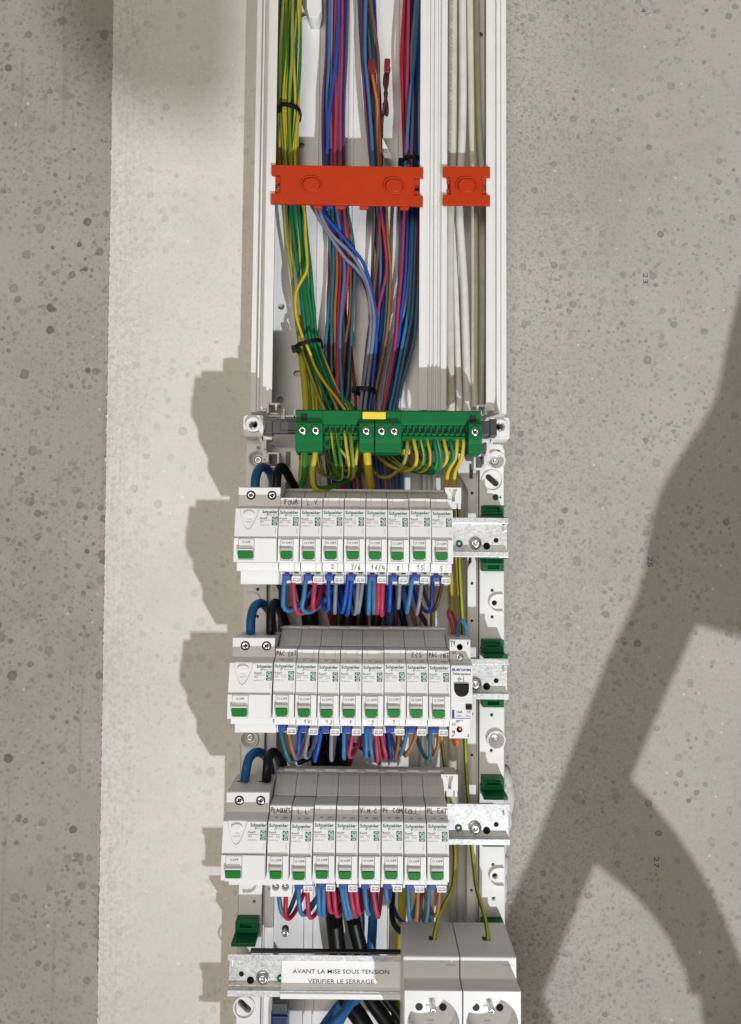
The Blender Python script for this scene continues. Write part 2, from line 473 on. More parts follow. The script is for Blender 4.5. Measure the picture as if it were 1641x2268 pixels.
# hand lettering: strokes on a 1 x 1.4 grid
STROKES = {
 'F': [[(0.1, 0), (0.05, 1.3)], [(0, 1.3), (0.8, 1.4)], [(0.05, 0.75), (0.6, 0.8)]],
 'O': [[(0.5, 1.35), (0.1, 1.0), (0.05, 0.4), (0.4, 0), (0.85, 0.3), (0.9, 1.0), (0.5, 1.35)]],
 'U': [[(0.05, 1.3), (0.05, 0.3), (0.4, 0), (0.8, 0.3), (0.85, 1.3)], [(0.85, 1.3), (0.9, 0)]],
 'R': [[(0.1, 0), (0.1, 1.3), (0.7, 1.3), (0.8, 0.9), (0.15, 0.65), (1.1, 0.1)]],
 'L': [[(0.1, 1.35), (0.05, 0.05), (0.75, 0.0)]],
 '.': [[(0.2, 0), (0.28, 0.1)]],
 'V': [[(0, 1.3), (0.35, 0), (0.8, 1.4)]],
 'P': [[(0.1, 0), (0.1, 1.3), (0.75, 1.25), (0.75, 0.75), (0.1, 0.65)]],
 'A': [[(0, 0), (0.4, 1.3), (0.8, 0)], [(0.15, 0.5), (0.65, 0.5)]],
 'C': [[(0.8, 1.2), (0.4, 1.3), (0.05, 0.7), (0.35, 0.05), (0.8, 0.1)]],
 'E': [[(0.8, 1.35), (0.1, 1.3), (0.1, 0.05), (0.8, 0)], [(0.1, 0.7), (0.65, 0.75)]],
 'X': [[(0, 0), (0.8, 1.1)], [(0.05, 1.0), (0.75, 0)]],
 'T': [[(0, 1.35), (0.95, 1.4)], [(0.5, 1.35), (0.45, 0)]],
 'S': [[(0.75, 1.3), (0.2, 1.25), (0.1, 0.85), (0.7, 0.55), (0.65, 0.05), (0.05, 0)]],
 'I': [[(0.2, 1.0), (0.2, 0)], [(0.2, 1.35), (0.22, 1.42)]],
 'N': [[(0.05, 0), (0.1, 1.25), (0.7, 0.1), (0.8, 1.35)]],
 'M': [[(0, 0), (0.15, 1.3), (0.5, 0.5), (0.85, 1.3), (0.95, 0)]],
 'Q': [[(0.5, 1.3), (0.1, 1.0), (0.05, 0.4), (0.4, 0), (0.85, 0.3), (0.9, 1.0), (0.5, 1.3)], [(0.5, 0.4), (1.0, -0.15)]],
 'c': [[(0.6, 0.8), (0.2, 0.75), (0.05, 0.35), (0.3, 0), (0.65, 0.05)]],
 'o': [[(0.35, 0.8), (0.05, 0.5), (0.2, 0.05), (0.6, 0.1), (0.65, 0.6), (0.35, 0.8)]],
 '0': [[(0.4, 1.3), (0.05, 0.7), (0.35, 0), (0.75, 0.6), (0.4, 1.3)]],
 '1': [[(0, 0.7), (0.5, 1.35), (0.35, 0)]],
 '2': [[(0.05, 1.1), (0.4, 1.35), (0.7, 1.0), (0.1, 0.1), (0.35, 0.15), (0.8, 0)]],
 '3': [[(0.1, 1.3), (0.7, 1.25), (0.3, 0.75), (0.7, 0.4), (0.4, -0.1), (0, 0.05)]],
 '4': [[(0.3, 1.3), (0.05, 0.5), (0.8, 0.5)], [(0.65, 1.0), (0.6, -0.1)]],
 '5': [[(0.8, 1.3), (0.25, 1.3), (0.2, 0.75), (0.7, 0.6), (0.6, 0), (0, 0)]],
 '6': [[(0.6, 1.35), (0.1, 0.6), (0.3, 0), (0.7, 0.3), (0.5, 0.65), (0.1, 0.4)]],
 '7': [[(0, 1.3), (0.7, 1.3), (0.3, 0)], [(0.15, 0.7), (0.65, 0.75)]],
 '8': [[(0.45, 0.7), (0.1, 1.1), (0.45, 1.35), (0.75, 1.1), (0.1, 0.35), (0.4, 0), (0.8, 0.3), (0.45, 0.7)]],
 '9': [[(0.7, 1.0), (0.3, 1.3), (0.1, 0.85), (0.6, 0.7), (0.7, 1.2), (0.6, 0.2), (0.1, -0.3)]],
 '/': [[(0, -0.2), (0.6, 1.4)]], ' ': [],
}
def handwriting(mb, s, x0, x1, z, h, d, w=0.42, seed=1, fnd=None):
    q = random.Random(seed)
    n = len(s); step = (x1 - x0) / n
    for i, ch in enumerate(s):
        ox, oz, sl = x0 + i * step, z + q.uniform(-0.12, 0.12) * h, q.uniform(-0.06, 0.1)
        k = step * (0.86 if ch not in '.1/I' else 0.7)
        for st in STROKES.get(ch, []):
            pts = [(ox + (px + sl * pz) * k, oz + pz / 1.35 * h) for px, pz in st]
            for (ax, az), (bx, bz) in zip(pts, pts[1:]):
                L = math.hypot(bx - ax, bz - az) or 1e-6
                tx, tz = (bx - ax) / L * w * 0.5, (bz - az) / L * w * 0.5
                nx, nz = -tz, tx
                loop = [(ax - tx * .6 + nx, az - tz * .6 + nz), (ax - tx * 1.1, az - tz * 1.1), (ax - tx * .6 - nx, az - tz * .6 - nz),
                        (bx + tx * .6 - nx, bz + tz * .6 - nz), (bx + tx * 1.1, bz + tz * 1.1), (bx + tx * .6 + nx, bz + tz * .6 + nz)]
                mb.add([(x, (fnd(zz) if fnd else d) + q.uniform(0, 0.02), zz) for x, zz in loop], [tuple(range(6))])
    return mb

def spline(pts, step=3.0):
    """Catmull-Rom through pts (mm), about one ring every `step` mm"""
    P = [Vector(p) for p in pts]
    P = [P[0] * 2 - P[1]] + P + [P[-1] * 2 - P[-2]]
    out = []
    for i in range(1, len(P) - 2):
        a, b, c, d = P[i - 1:i + 3]
        k = max(2, min(40, int((c - b).length / step)))
        for j in range(k):
            t = j / k
            out.append(0.5 * ((2 * b) + (c - a) * t + (2 * a - 5 * b + 4 * c - d) * t * t + (3 * b - a - 3 * c + d) * t ** 3))
    out.append(P[-2])
    return out
def tube(name, pts, r, m, sides=8, twist=0.012, phase=None, step=4.0, parent=None, flat=1.0):
    """insulated wire or cable swept along pts (x, d, z in mm); uv.x carries the angle plus the lay of the stripe"""
    P = spline(pts, step)
    phase = rnd.random() if phase is None else phase
    vs, fs, uv = [], [], []
    nrm = None; ln = 0.0; lens = []
    for i, p in enumerate(P):
        t = (P[min(i + 1, len(P) - 1)] - P[max(i - 1, 0)])
        t = t.normalized() if t.length > 1e-9 else Vector((0, 0, 1))
        if nrm is None:
            ref = Vector((0, 1, 0)) if abs(t.y) < 0.9 else Vector((1, 0, 0))
            nrm = (ref - t * ref.dot(t)).normalized()
        else:
            nrm = (nrm - t * nrm.dot(t)).normalized()
        bn = t.cross(nrm)
        if i: ln += (p - P[i - 1]).length
        lens.append(ln)
        for k in range(sides):
            a = 2 * math.pi * k / sides
            q = p + nrm * (r * flat * math.cos(a)) + bn * (r * math.sin(a))
            vs.append(q)
    for i in range(len(P) - 1):
        for k in range(sides):
            k2 = (k + 1) % sides
            fs.append((i * sides + k, i * sides + k2, (i + 1) * sides + k2, (i + 1) * sides + k))
            u0, u1 = k / sides + phase, (k + 1) / sides + phase
            a, b = lens[i] * twist, lens[i + 1] * twist
            uv += [(u0 + a, lens[i]), (u1 + a, lens[i]), (u1 + b, lens[i + 1]), (u0 + b, lens[i + 1])]
    nb = len(fs)
    fs.append(tuple(range(sides - 1, -1, -1))); fs.append(tuple(range((len(P) - 1) * sides, len(P) * sides)))
    uv += [(phase, 0)] * (2 * sides)
    me = bpy.data.meshes.new(name)
    me.from_pydata([(v.x * MM, -v.y * MM, v.z * MM) for v in vs], [], fs)
    me.polygons.foreach_set('use_smooth', [True] * nb + [False, False])
    l = me.uv_layers.new(name="lay")
    l.data.foreach_set('uv', [c for p in uv for c in p])
    bm = bmesh.new(); bm.from_mesh(me); bmesh.ops.recalc_face_normals(bm, faces=bm.faces); bm.to_mesh(me); bm.free()
    me.materials.append(m)
    return link(name, me, parent)
def px(*tri):
    """survey readings (u, v, d) -> points (x, d, z)"""
    return [(at(u, v, d)[0], d, at(u, v, d)[1]) for u, v, d in tri]

# ------------------------------------------------------------------ the setting
def structure(name, me, label):
    o = link(name, me); o['kind'] = 'structure'; o['label'] = label; return o
structure('wall_right', MB().box(-60, 2200, -160, 0, -2100, 1500).mesh('wall_right', CONC_R), "grey formed concrete wall with dark pore stains right of the panel")
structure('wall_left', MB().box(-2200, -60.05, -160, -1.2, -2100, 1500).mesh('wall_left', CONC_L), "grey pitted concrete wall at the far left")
# skim coat: a 3 mm layer with a ragged free edge
q = random.Random(3)
edge = []
for i in range(0, 420):
    z = 1400 - i * 8
    if -700 < z < 700:
        for k in range(4):
            zz = z - 2 * k
            x = -273.5 + 0.0135 * (zz - 150) * -1.0 * 0.9 + q.uniform(-0.45, 0.45) + (q.uniform(-1.6, 0.5) if q.random() < 0.06 else 0)
            edge.append((x, zz))
    elif i % 6 == 0:
        edge.append((-273.5 - 0.012 * (z - 150) + q.uniform(-1, 1), z))
edge = [p for p in edge if p[1] > -1900]
skim = plate('plaster_coat', edge + [(-60.1, -1900), (-60.1, 1400)], [], -1.2, 1.6, PLASTER)
structure('plaster_coat', skim, "pale skim plaster band left of the panel with a ragged edge")
# faded numbers printed on the concrete (sideways)
WR = bpy.data.objects['wall_right']
for s, u, v in (("4", 1420, 18), ("23", 1424, 605), ("25", 1434, 1232), ("27", 1448, 1897)):
    x, z = at(u, v, 0)
    k = 11.0 if len(s) == 2 else 5.0
    link('printed_number', put_text(MB(), s, x, x + k, z, 5.2, 0.15, 0.0, -90).mesh('printed_number', PENB), WR)
# filler squeezed out behind the panel's right edge
def blob(name, pts, label):
    mb = MB(); qq = random.Random(len(pts))
    n = 14
    for j, (x, z, r) in enumerate(pts):
        prof = [(r * math.cos(a) * 1.0, 2 + r * 1.0 * math.sin(a)) for a in [math.pi / 2 * i / 6 for i in range(7)]]
        k = len(mb.v); mb.lathe_d(x, z, prof, n)
        for i in range(k, len(mb.v)):
            a, b_, c = mb.v[i]; mb.v[i] = (x + (a - x) * qq.uniform(.85, 1.15), b_ * qq.uniform(.9, 1.1), z + (c - z) * 2.1 * qq.uniform(.9, 1.1))
    o = link(name, mb.mesh(name, FOAM)); tag(o, label, 'plaster blob')
blob('plaster_blob', [(136.5, -232, 9), (137.5, -245, 10), (136.5, -262, 9), (135, -275, 8)], "white plaster blob squeezed out beside the lowest right rail end")
blob('plaster_blob', [(133.8, -292, 6), (133.5, -312, 7), (133.8, -330, 6.5), (134.2, -341, 5.5)], "rough plaster smear beside the panel's lower right edge, above the sockets")

# ------------------------------------------------------------------ upper trunking
TOPZ, BOTZ = 640, 135.5
trunk = thing('cable_trunking', 7, 0, 140, "tall white open cable trunking with ribbed rims above the green terminals", 'cable trunking')
def tpart(name, me): return link(name, me, trunk, (-7, 0, -140))
def prof_wall(name, prof): return tpart(name, MB().prism_z(prof, BOTZ, TOPZ).mesh(name, DUCT, 0.35, 2))
prof_wall('side_wall', [(-118.6, 1), (-118.6, 43), (-113.2, 43), (-112.6, 41.2), (-111.6, 41.2), (-111, 50), (-109.2, 50), (-108.8, 48.4), (-107.9, 48.4), (-107.4, 50.5), (-105.6, 50.5), (-105.2, 48.8), (-104.2, 48.8), (-104, 62), (-95, 62), (-95, 59.5), (-102, 59.5), (-102, 1)])
prof_wall('divider', [(45, 62), (53.2, 62), (53.5, 58.6), (54.9, 58.6), (55.3, 61.2), (57.2, 61.2), (57.5, 58.2), (58.7, 58.2), (59.1, 61.0), (60.9, 61.0), (61.3, 58.8), (62.5, 58.8), (62.9, 60.8), (64.2, 60.8), (64.5, 58.4), (65.6, 58.4), (66, 62), (71.5, 62), (71.5, 59.5), (66.8, 59.5), (66.8, 1), (50.4, 1), (50.4, 59.5), (45, 59.5)])
prof_wall('side_wall', [(109.3, 62), (117.4, 62), (117.4, 48), (121.2, 48), (121.2, 51), (124.6, 51), (124.6, 45.5), (126.4, 45.5), (126.4, 47.5), (131.4, 47.5), (131.4, 1), (115.6, 1), (115.6, 59.5), (109.3, 59.5)])
holes = [circ(*at(668, 322, 8), 3.2), circ(*at(623, 679, 8), 3.4), slot(*at(660, 827, 8), 3, 3.2), circ(*at(621, 885, 8), 3.4), circ(*at(1063, 77, 8), 3.2), circ(*at(1062, 478, 8), 3.6), circ(*at(1062, 880, 8), 3.4), circ(*at(905, 300, 8), 2.6), circ(*at(742, 880, 8), 2.6)]
bp_ = plate('back_plate', [(-101.8, BOTZ), (115.4, BOTZ), (115.4, TOPZ), (-101.8, TOPZ)], holes, 6.5, 8, DUCT)
bpo = tpart('back_plate', bp_)
mb = MB()
for x0, x1 in ((-26.5, -24.6), (-21.6, -20.6), (24.5, 26.0), (30.0, 31.4), (-58, -57.4)):
    mb.box(x0, x1, 8, 9.6, BOTZ, TOPZ)
link('plate_rib', mb.mesh('plate_rib', DUCT, 0.3), bpo)
link('hole_backing', MB().box(-101, 115, 2.2, 3.0, BOTZ + 1, TOPZ - 1).mesh('hole_backing', GREYW), bpo)
# small white bracket clipped inside at the top
br = thing('cable_hook', *[at(690, 20, 24)[0], 8, at(690, 20, 24)[1]], "small white plastic hook at the top of the trunking beside the green yellow wires", 'hook')
o_ = [(at(u, v, 26)) for u, v in ((679, -30), (712, -30), (712, 22), (704, 38), (686, 38), (679, 18))]
bx, bz = at(690, 20, 24)
link('hook_body', plate('hook_body', [(x - bx, z - bz) for x, z in o_], [], 0.3, 18, DUCT, 0.6), br)
link('steel_spring', MB().box(-14, -6, 3, 6, -1, 2).box(-14, -11, 6, 11, -4, 1).mesh('steel_spring', STEEL, 0.4), br)

# orange retaining clips across the trunking
def retaining_clip(x0, x1, z0, z1, bosses, tabs, label):
    xc, zc = (x0 + x1) / 2, (z0 + z1) / 2
    t = thing('retaining_clip', xc, 60, zc, label, 'clip', 'orange clips across the trunking')
    w, h = (x1 - x0) / 2, (z1 - z0) / 2
    n, a = 8.5 if w > 40 else 7.2, h * 0.46
    out = [(-w, -h), (w, -h), (w, -a), (w - 4.6, -a), (w - n, -a), (w - n, a), (w - 4.6, a), (w, a), (w, h), (-w, h), (-w, a), (-w + n, a), (-w + n, -a), (-w, -a)]
    body = plate('clip_plate', out, [], 3.4, 6.2, ORANGE, 0.5)
    link('clip_plate', body, t)
    m2 = MB()
    for sx in (-1, 1):
        for sz in (-1, 1):
            m2.box(sx * (w - n + 0.1) - 0.1, sx * (w - 4.0), -3, 3.4, sz * a * 0.98, sz * a * 0.32)
        m2.box(sx * (w - n - 1.2), sx * (w - n + 1.0), -4, 1.4, -a * .9, a * .9)
    link('latch_tongue', m2.mesh('latch_tongue', ORANGE, 0.25), t)
    for bx in bosses:
        me = cached('clip_boss', lambda: plate('raised_boss', slot(0, 0, 4.6, 8.4, 0, 10), [slot(0, 0, 3.8, 6.9, 0, 10)], 0, 1.0, ORANGE, 0.45))
        bo = link('raised_boss', me, t, (bx, 6.6, 0))
        link('boss_button', cached('clip_button', lambda: plate('boss_button', slot(0, -0.4, 3.4, 6.6, 0, 10), [], -1.0, 1.5, ORANGE, 0.7)), bo)
    for tx in tabs:
        link('lower_tab', cached('clip_tab', lambda: plate('lower_tab', rr(-4.2, 4.2, -2.6, 1.0, (1.2, 1.2, 0, 0)), [], -3, 0, ORANGE, 0.3)), t, (tx, 4, -h))
    return t
c1 = retaining_clip(-98.2, 47.9, 333.0, 371.6, [-34.5, 45.0], [-28, -6.5, 16.5, 55.5], "wide orange clip with two oval buttons bridging the left trunking channel")
c1.rotation_euler = (0, math.radians(0.45), 0)
c2 = retaining_clip(67.0, 112.4, 333.8, 372.1, [0], [], "narrow orange clip with one oval button over the white data cables")

# ------------------------------------------------------------------ lower chassis
CHZ0, CHZ1 = -540, 134
chas = thing('panel_chassis', 4, 0, -100, "white plastic rail chassis with perforated side strips behind the breakers", 'mounting frame')
def cpart(name, me, parent=None): 
    return link(name, me, chas, (-4, 0, 100)) if parent is None else link(name, me, parent)
hs = [slot(*at(632, 2060, 8), 3.5, 3.6, 90), circ(*at(780, 1600, 8), 2.6), circ(*at(905, 1995, 8), 2.6), circ(*at(860, 1990, 8), 2.4)]
cbp = cpart('back_plate', plate('back_plate', [(-101.8, CHZ0), (115.4, CHZ0), (115.4, CHZ1), (-101.8, CHZ1)], hs, 6.5, 8, DUCT))
mb = MB()
for x0, x1 in ((-62, -60.8), (-53, -51.8), (20.5, 21.7), (29.5, 30.7), (48, 50), (63, 64.5)):
    mb.box(x0, x1, 8, 10.2, CHZ0, CHZ1)
cpart('plate_rib', mb.mesh('plate_rib', DUCT, 0.3), cbp)
cpart('divider', MB().prism_z([(51, 8.2), (51, 38), (54, 38), (54, 33), (56, 33), (56, 39), (58.5, 39), (58.5, 33), (60.5, 33), (60.5, 38), (64, 38), (64, 8.2)], CHZ0, 125).mesh('divider', DUCT, 0.3))
mesh_scr = cached('wall_screw', lambda: MB().lathe_d(0, 0, [(4.0, 0), (4.0, 1.2), (3.2, 2.2), (1.6, 2.6), (1.5, 1.4), (0, 1.3)], 18).mesh('wall_screw', STEEL))
mesh_x = cached('cross_recess', lambda: MB().box(-1.9, 1.9, 2.2, 2.75, -.42, .42).box(-.42, .42, 2.2, 2.76, -1.9, 1.9).mesh('cross_recess', HOLE))
# right side strip: outer band with punched holes, gutter, wavy inner band
ro = [(103.8, CHZ0), (127.4, CHZ0), (127.4, -300), (127.6, 98), (124, 104), (103.8, 104)]
RH = [circ(*at(1095, 1335, 58), 2.5), circ(*at(1096, 1940, 58), 2.5), circ(*at(1090, 1307, 58), 1.5), circ(*at(1090, 1366, 58), 1.5), circ(*at(1088, 1662, 58), 1.5), circ(*at(1092, 1915, 58), 1.5), circ(*at(1093, 1990, 58), 1.6), circ(*at(1089, 1583, 58), 1.5),
      circ(*at(1104, 1000, 58), 1.9), slot(*at(1090, 1063, 58), 9, 2.9, -42), circ(*at(1098, 1101, 58), 3.0), rr(at(1102, 1101, 58)[0], at(1110, 1101, 58)[0], at(1100, 1104, 58)[1], at(1100, 1098, 58)[1], 0.1), circ(119.2, 88.2, 8.6), circ(119.0, -173.8, 8.6)]
RH[11] = [(x + 0.6, z) for x, z in RH[11]]
rstrip = cpart('side_strip', plate('side_strip', ro, RH, 52.5, 58, DUCT, 0.5))
rin = [(101.6, CHZ0), (101.6, 96), (84, 96), (84, 76), (88, 71), (93.4, 60.5)]
zz = 60.5
while zz > CHZ0 + 60:
    rin += [(93.4, zz - 56), (94.2, zz - 60), (96.8, zz - 64), (97.0, zz - 69), (94.2, zz - 73), (93.2, zz - 76)]; zz -= 125
rin += [(93.4, CHZ0)]
IH = [circ(97.6, z, 1.35) for z in (57.5, -28.9, -64.6, -152, -190.5, -277, -315)] + [rr(*(at(1039, 1057, 50)[0], at(1047, 1057, 50)[0], at(1039, 1060, 50)[1], at(1039, 1026, 50)[1]), 0.2)]
cpart('inner_strip', plate('inner_strip', rin, IH, 47, 51, DUCT, 0.4))
cpart('strip_wall', MB().box(101.6, 103.7, 8.2, 49, CHZ0, 104).box(125.4, 127.3, 4, 52.4, CHZ0, 104).box(93.6, 95.0, 8.2, 46.8, CHZ0, 60).mesh('strip_wall', DUCT))
# left side strip
lo_ = [(-119.4, CHZ0), (-97.5, CHZ0), (-97.5, 104), (-116, 104), (-119.4, 98)]
LH = [circ(*at(573, 992, 58), 1.9), circ(-108.6, 87.5, 8.4), circ(-111.4, -175.4, 8.4), circ(*at(571, 1305, 58), 1.5), circ(*at(570, 1365, 58), 1.5), circ(*at(563, 1997, 58), 1.4), slot(*at(541, 2228, 58), 9, 2.9, -42)]
lstrip = cpart('side_strip', plate('side_strip', lo_, LH, 52.5, 58, DUCT, 0.5))
lin = [(-95.4, CHZ0), (-95.4, 100), (-70, 100), (-68, 62), (-74, 52), (-84, 42), (-87, 36)]
zz = 36
while zz > CHZ0 + 60:
    lin += [(-87, zz - 52), (-90.2, zz - 60), (-90.4, zz - 66), (-87, zz - 74)]; zz -= 125
lin += [(-87, CHZ0)]
LIH = [circ(-91, z, 1.35) for z in (-28.9, -64.6, -152, -190.5, -277, -315, -402)] + [rr(-82, -77.6, 80, 96, .2), rr(-82, -77.6, 52, 66, .2)]
cpart('inner_strip', plate('inner_strip', lin, LIH, 47, 51, DUCT, 0.4))
cpart('strip_wall', MB().box(-119.3, -117.4, 4, 52.4, CHZ0, 104).box(-97.4, -95.5, 8.2, 49, CHZ0, 104).mesh('strip_wall', DUCT))
# screw cups (dished wells with a wall screw), and half-round relief pockets beside the bolt holes
def cup(x, z, par):
    me = cached('screw_cup', lambda: MB().lathe_d(0, 0, [(8.9, 50), (8.9, 60.5), (8.3, 61.2), (7.4, 60.8), (7.0, 57.5), (5.2, 51.5)], 28, False).lathe_d(0, 0, [(5.4, 51.4), (0, 51.2)], 28, False).mesh('screw_cup', DUCT))
    c = link('screw_cup', me, chas, (x - 4, 0, z + 100))
    s = link('wall_screw', mesh_scr, c, (0, 51.2, 0)); 
    return c
for x, z in ((119.2, 88.2), (119.0, -173.8), (-108.6, 87.5), (-111.4, -175.4)): cup(x, z, None)
def pocket(x, z, sgn):
    """shallow crescent wall round a bolt hole, open towards the panel's outer edge"""
    out = [(8.6 * math.cos(a), 8.6 * math.sin(a)) for a in [math.radians(90 + 180 * i / 16) for i in range(17)]]
    inn = [(7.4 * math.cos(a), 7.4 * math.sin(a)) for a in [math.radians(270 - 180 * i / 16) for i in range(17)]]
    o = [(sgn * (px_ + 2), pz) for px_, pz in out] + [(sgn * 7.0, -8.6), (sgn * 7.0, -7.4)] + [(sgn * (px_ + 2), pz) for px_, pz in inn] + [(sgn * 7.0, 7.4), (sgn * 7.0, 8.6)]
    me = cached(('pocket', sgn), lambda: plate('relief_pocket', o, [], 0.1, 2.6, DUCT, 0.3))
    link('relief_pocket', me, chas, (x - 4, 58, z + 100))
for u, v in ((1095, 1335), (1096, 1940)): pocket(at(u, v, 58)[0] + 1, at(u, v, 58)[1], 1)
for u, v in ((562, 1330), (556, 1955)): pocket(at(u, v, 58)[0], at(u, v, 58)[1], -1)
def ring(x, z):
    link('slot_boss', cached('slot_boss', lambda: plate('slot_boss', circ(0, 0, 10.4, 28), [circ(0, 0, 8.8, 28)], 0.1, 1.6, DUCT, 0.4)), chas, (x - 4, 58, z + 100))
ring(*at(1090, 1065, 58)); ring(*at(541, 2230, 58))
link('fixing_screw', MB().lathe_d(0, 0, [(4.2, 0), (4.4, 2), (3.4, 4.4), (1.4, 5), (1.3, 3.8), (0, 3.7)], 18).mesh('fixing_screw', STEEL), chas, (at(632, 2066, 8)[0] - 4, 5, at(632, 2066, 8)[1] + 100))
# green rail brackets
def bracket_mesh(up):
    s = 1 if up else -1
    m = MB()
    m.box(-9.9, 9.9, 0, 13.0, s * 4.4, s * 6.6).box(-9.9, 9.9, 0, 13.0, s * 10.2, s * 12.6)
    m.box(-9.9, -5.2, 0, 13.0, s * 6.6, s * 10.2).box(5.2, 9.9, 0, 13.0, s * 6.6, s * 10.2)
    m.box(-5.2, 5.2, 0, 9.0, s * 6.6, s * 10.2)
    m.box(-10.6, 10.6, 0, 9, s * 0.4, s * 4.5)
    m.box(-10.8, 10.8, 0, 27, s * -2.5, s * 0.8)
    return m.mesh('rail_bracket', CLIPG, 0.5)
RZ = [13.9, -111.0, -236.5, -366.0]
for zr in RZ:
    for s in (1, -1):
        me = cached(('bracket', s), lambda: bracket_mesh(s == 1))
        link('rail_bracket', me, chas, (114.6 - 4, 58, zr + s * 18.2 + 100))
for s in (1, -1):
    link('rail_bracket', cached(('bracket', s), lambda: bracket_mesh(s == 1)), chas, (-109.5 - 4, 58, RZ[3] + s * 18.2 + 100))

# ------------------------------------------------------------------ DIN rails
rail_prof = [(101, 17.6), (101, 12.6), (94, 12.6), (94, -12.6), (101, -12.6), (101, -17.6), (100, -17.6), (100, -13.8), (93, -13.8), (93, 13.8), (100, 13.8), (100, 17.6)]
ROWN = ["top", "second", "third", "lowest"]
mesh_washer = cached('rail_screw', lambda: MB().lathe_d(0, 0, [(5.7, 0), (5.7, 1.0), (5.2, 1.4), (4.2, 1.4), (4.0, 3.2), (3.2, 3.9), (1.5, 4.0), (1.3, 2.8), (0, 2.7)], 24).mesh('rail_screw', STEEL))
mesh_plug = cached('green_plug', lambda: MB().lathe_d(0, 0, [(3.1, 0), (3.1, 1.0), (2.6, 1.4), (1.5, 1.2), (1.3, -0.6), (0, -0.7)], 18).mesh('green_plug', CLIPG))
mesh_hole = cached('punched_hole', lambda: MB().lathe_d(0, 0, [(3.2, 0.12), (0, 0.12)], 22).mesh('punched_hole', HOLE))
for i, zr in enumerate(RZ + [-491.0]):
    lab = ["galvanised mounting rail sticking out right of the breaker marked 5",
           "galvanised mounting rail behind the pulse switch, second rail down",
           "galvanised mounting rail right of the last breaker in the third row",
           "galvanised mounting rail carrying the white warning sticker",
           "galvanised mounting rail just below the lower edge of the picture"][i]
    r = thing('mounting_rail', 2, 93, zr, lab, 'rail', 'galvanised rails')
    xa, xb = -120.0, (123.2, 123.2, 124.2, 126, 126)[i]
    link('rail_profile', MB().prism_x([(d - 93, z) for d, z in rail_prof], xa - 2, xb - 2).mesh('rail_profile', RAIL, 0.35, 2), r)
    for s in (1, -1):
        link('bent_tab', MB().box(-1.6, 1.6, 1.1, 4.2, 5.4, 11.6).mesh('bent_tab', RAIL, 0.5), r, (s * 119.0 - 0 if s == 1 else xa - 2 + 2.2, 0, 0))
    sides = (1,) if i < 3 else (-1, 1)
    for s in sides:
        X = (lambda x: x - 2) if s == 1 else (lambda x: (-x + 2.6) - 2)
        if s == 1:
            xs, xp, xh, xk = 94.5, 80.1, 104.8, 113.2
        else:
            xs, xp, xh, xk = 92.7, 77.5, 103.7, 111.7
        link('rail_screw', mesh_washer, r, (X(xs), 1.0, -5.2)); link('green_plug', mesh_plug, r, (X(xp), 0.9, -5.8))
        link('punched_hole', mesh_hole, r, (X(xh), 1.0, -7.6))
        h = link('punched_hole', cached('small_hole', lambda: MB().lathe_d(0, 0, [(2.2, 0.12), (0, 0.12)], 18).mesh('punched_hole', HOLE)), r, (X(xk), 1.0, -2.4))
    if i == 3:
        link('black_strip', MB().box(-103, 30, 0.5, 6.2, 17.8, 19.6).mesh('black_strip', SLOTB, 0.4), r)  # near-black strip along the rail's upper edge

# warning sticker on the lowest rail
st = thing('warning_sticker', -22, 94, RZ[3], "white sticker with black French warning text stuck on the lowest rail", 'sticker')
sp_ = [(12.4, 1.25), (-9.6, 1.3), (-11.6, 2.2), (-13.0, 6.0), (-14.2, 8.3), (-18.2, 8.5)]
mb = MB()
for (za, da), (zb, db) in zip(sp_, sp_[1:]):
    mb.add([(-52, da, za), (53, da, za), (53, db, zb), (-52, db, zb), (-52, da - .12, za), (53, da - .12, za), (53, db - .12, zb), (-52, db - .12, zb)], [(0, 1, 2, 3), (4, 7, 6, 5), (0, 3, 7, 4), (1, 5, 6, 2)])
link('sticker_sheet', mb.mesh('sticker_sheet', PAPER), st)
x1, z1 = at(648, 2155, 95.3); x2, _ = at(862, 2155, 95.3); x3, z3 = at(682, 2177, 95.3); x4, _ = at(828, 2177, 95.3)
tm = MB(); put_text(tm, "AVANT LA MISE SOUS TENSION", x1 + 22, x2 + 22, z1 - RZ[3], 3.5, 1.42, 0.006); put_text(tm, "VERIFIER LE SERRAGE", x3 + 22, x4 + 22, z3 - RZ[3], 3.5, 1.42, 0.006)
link('warning_text', tm.mesh('warning_text', INKB), st)

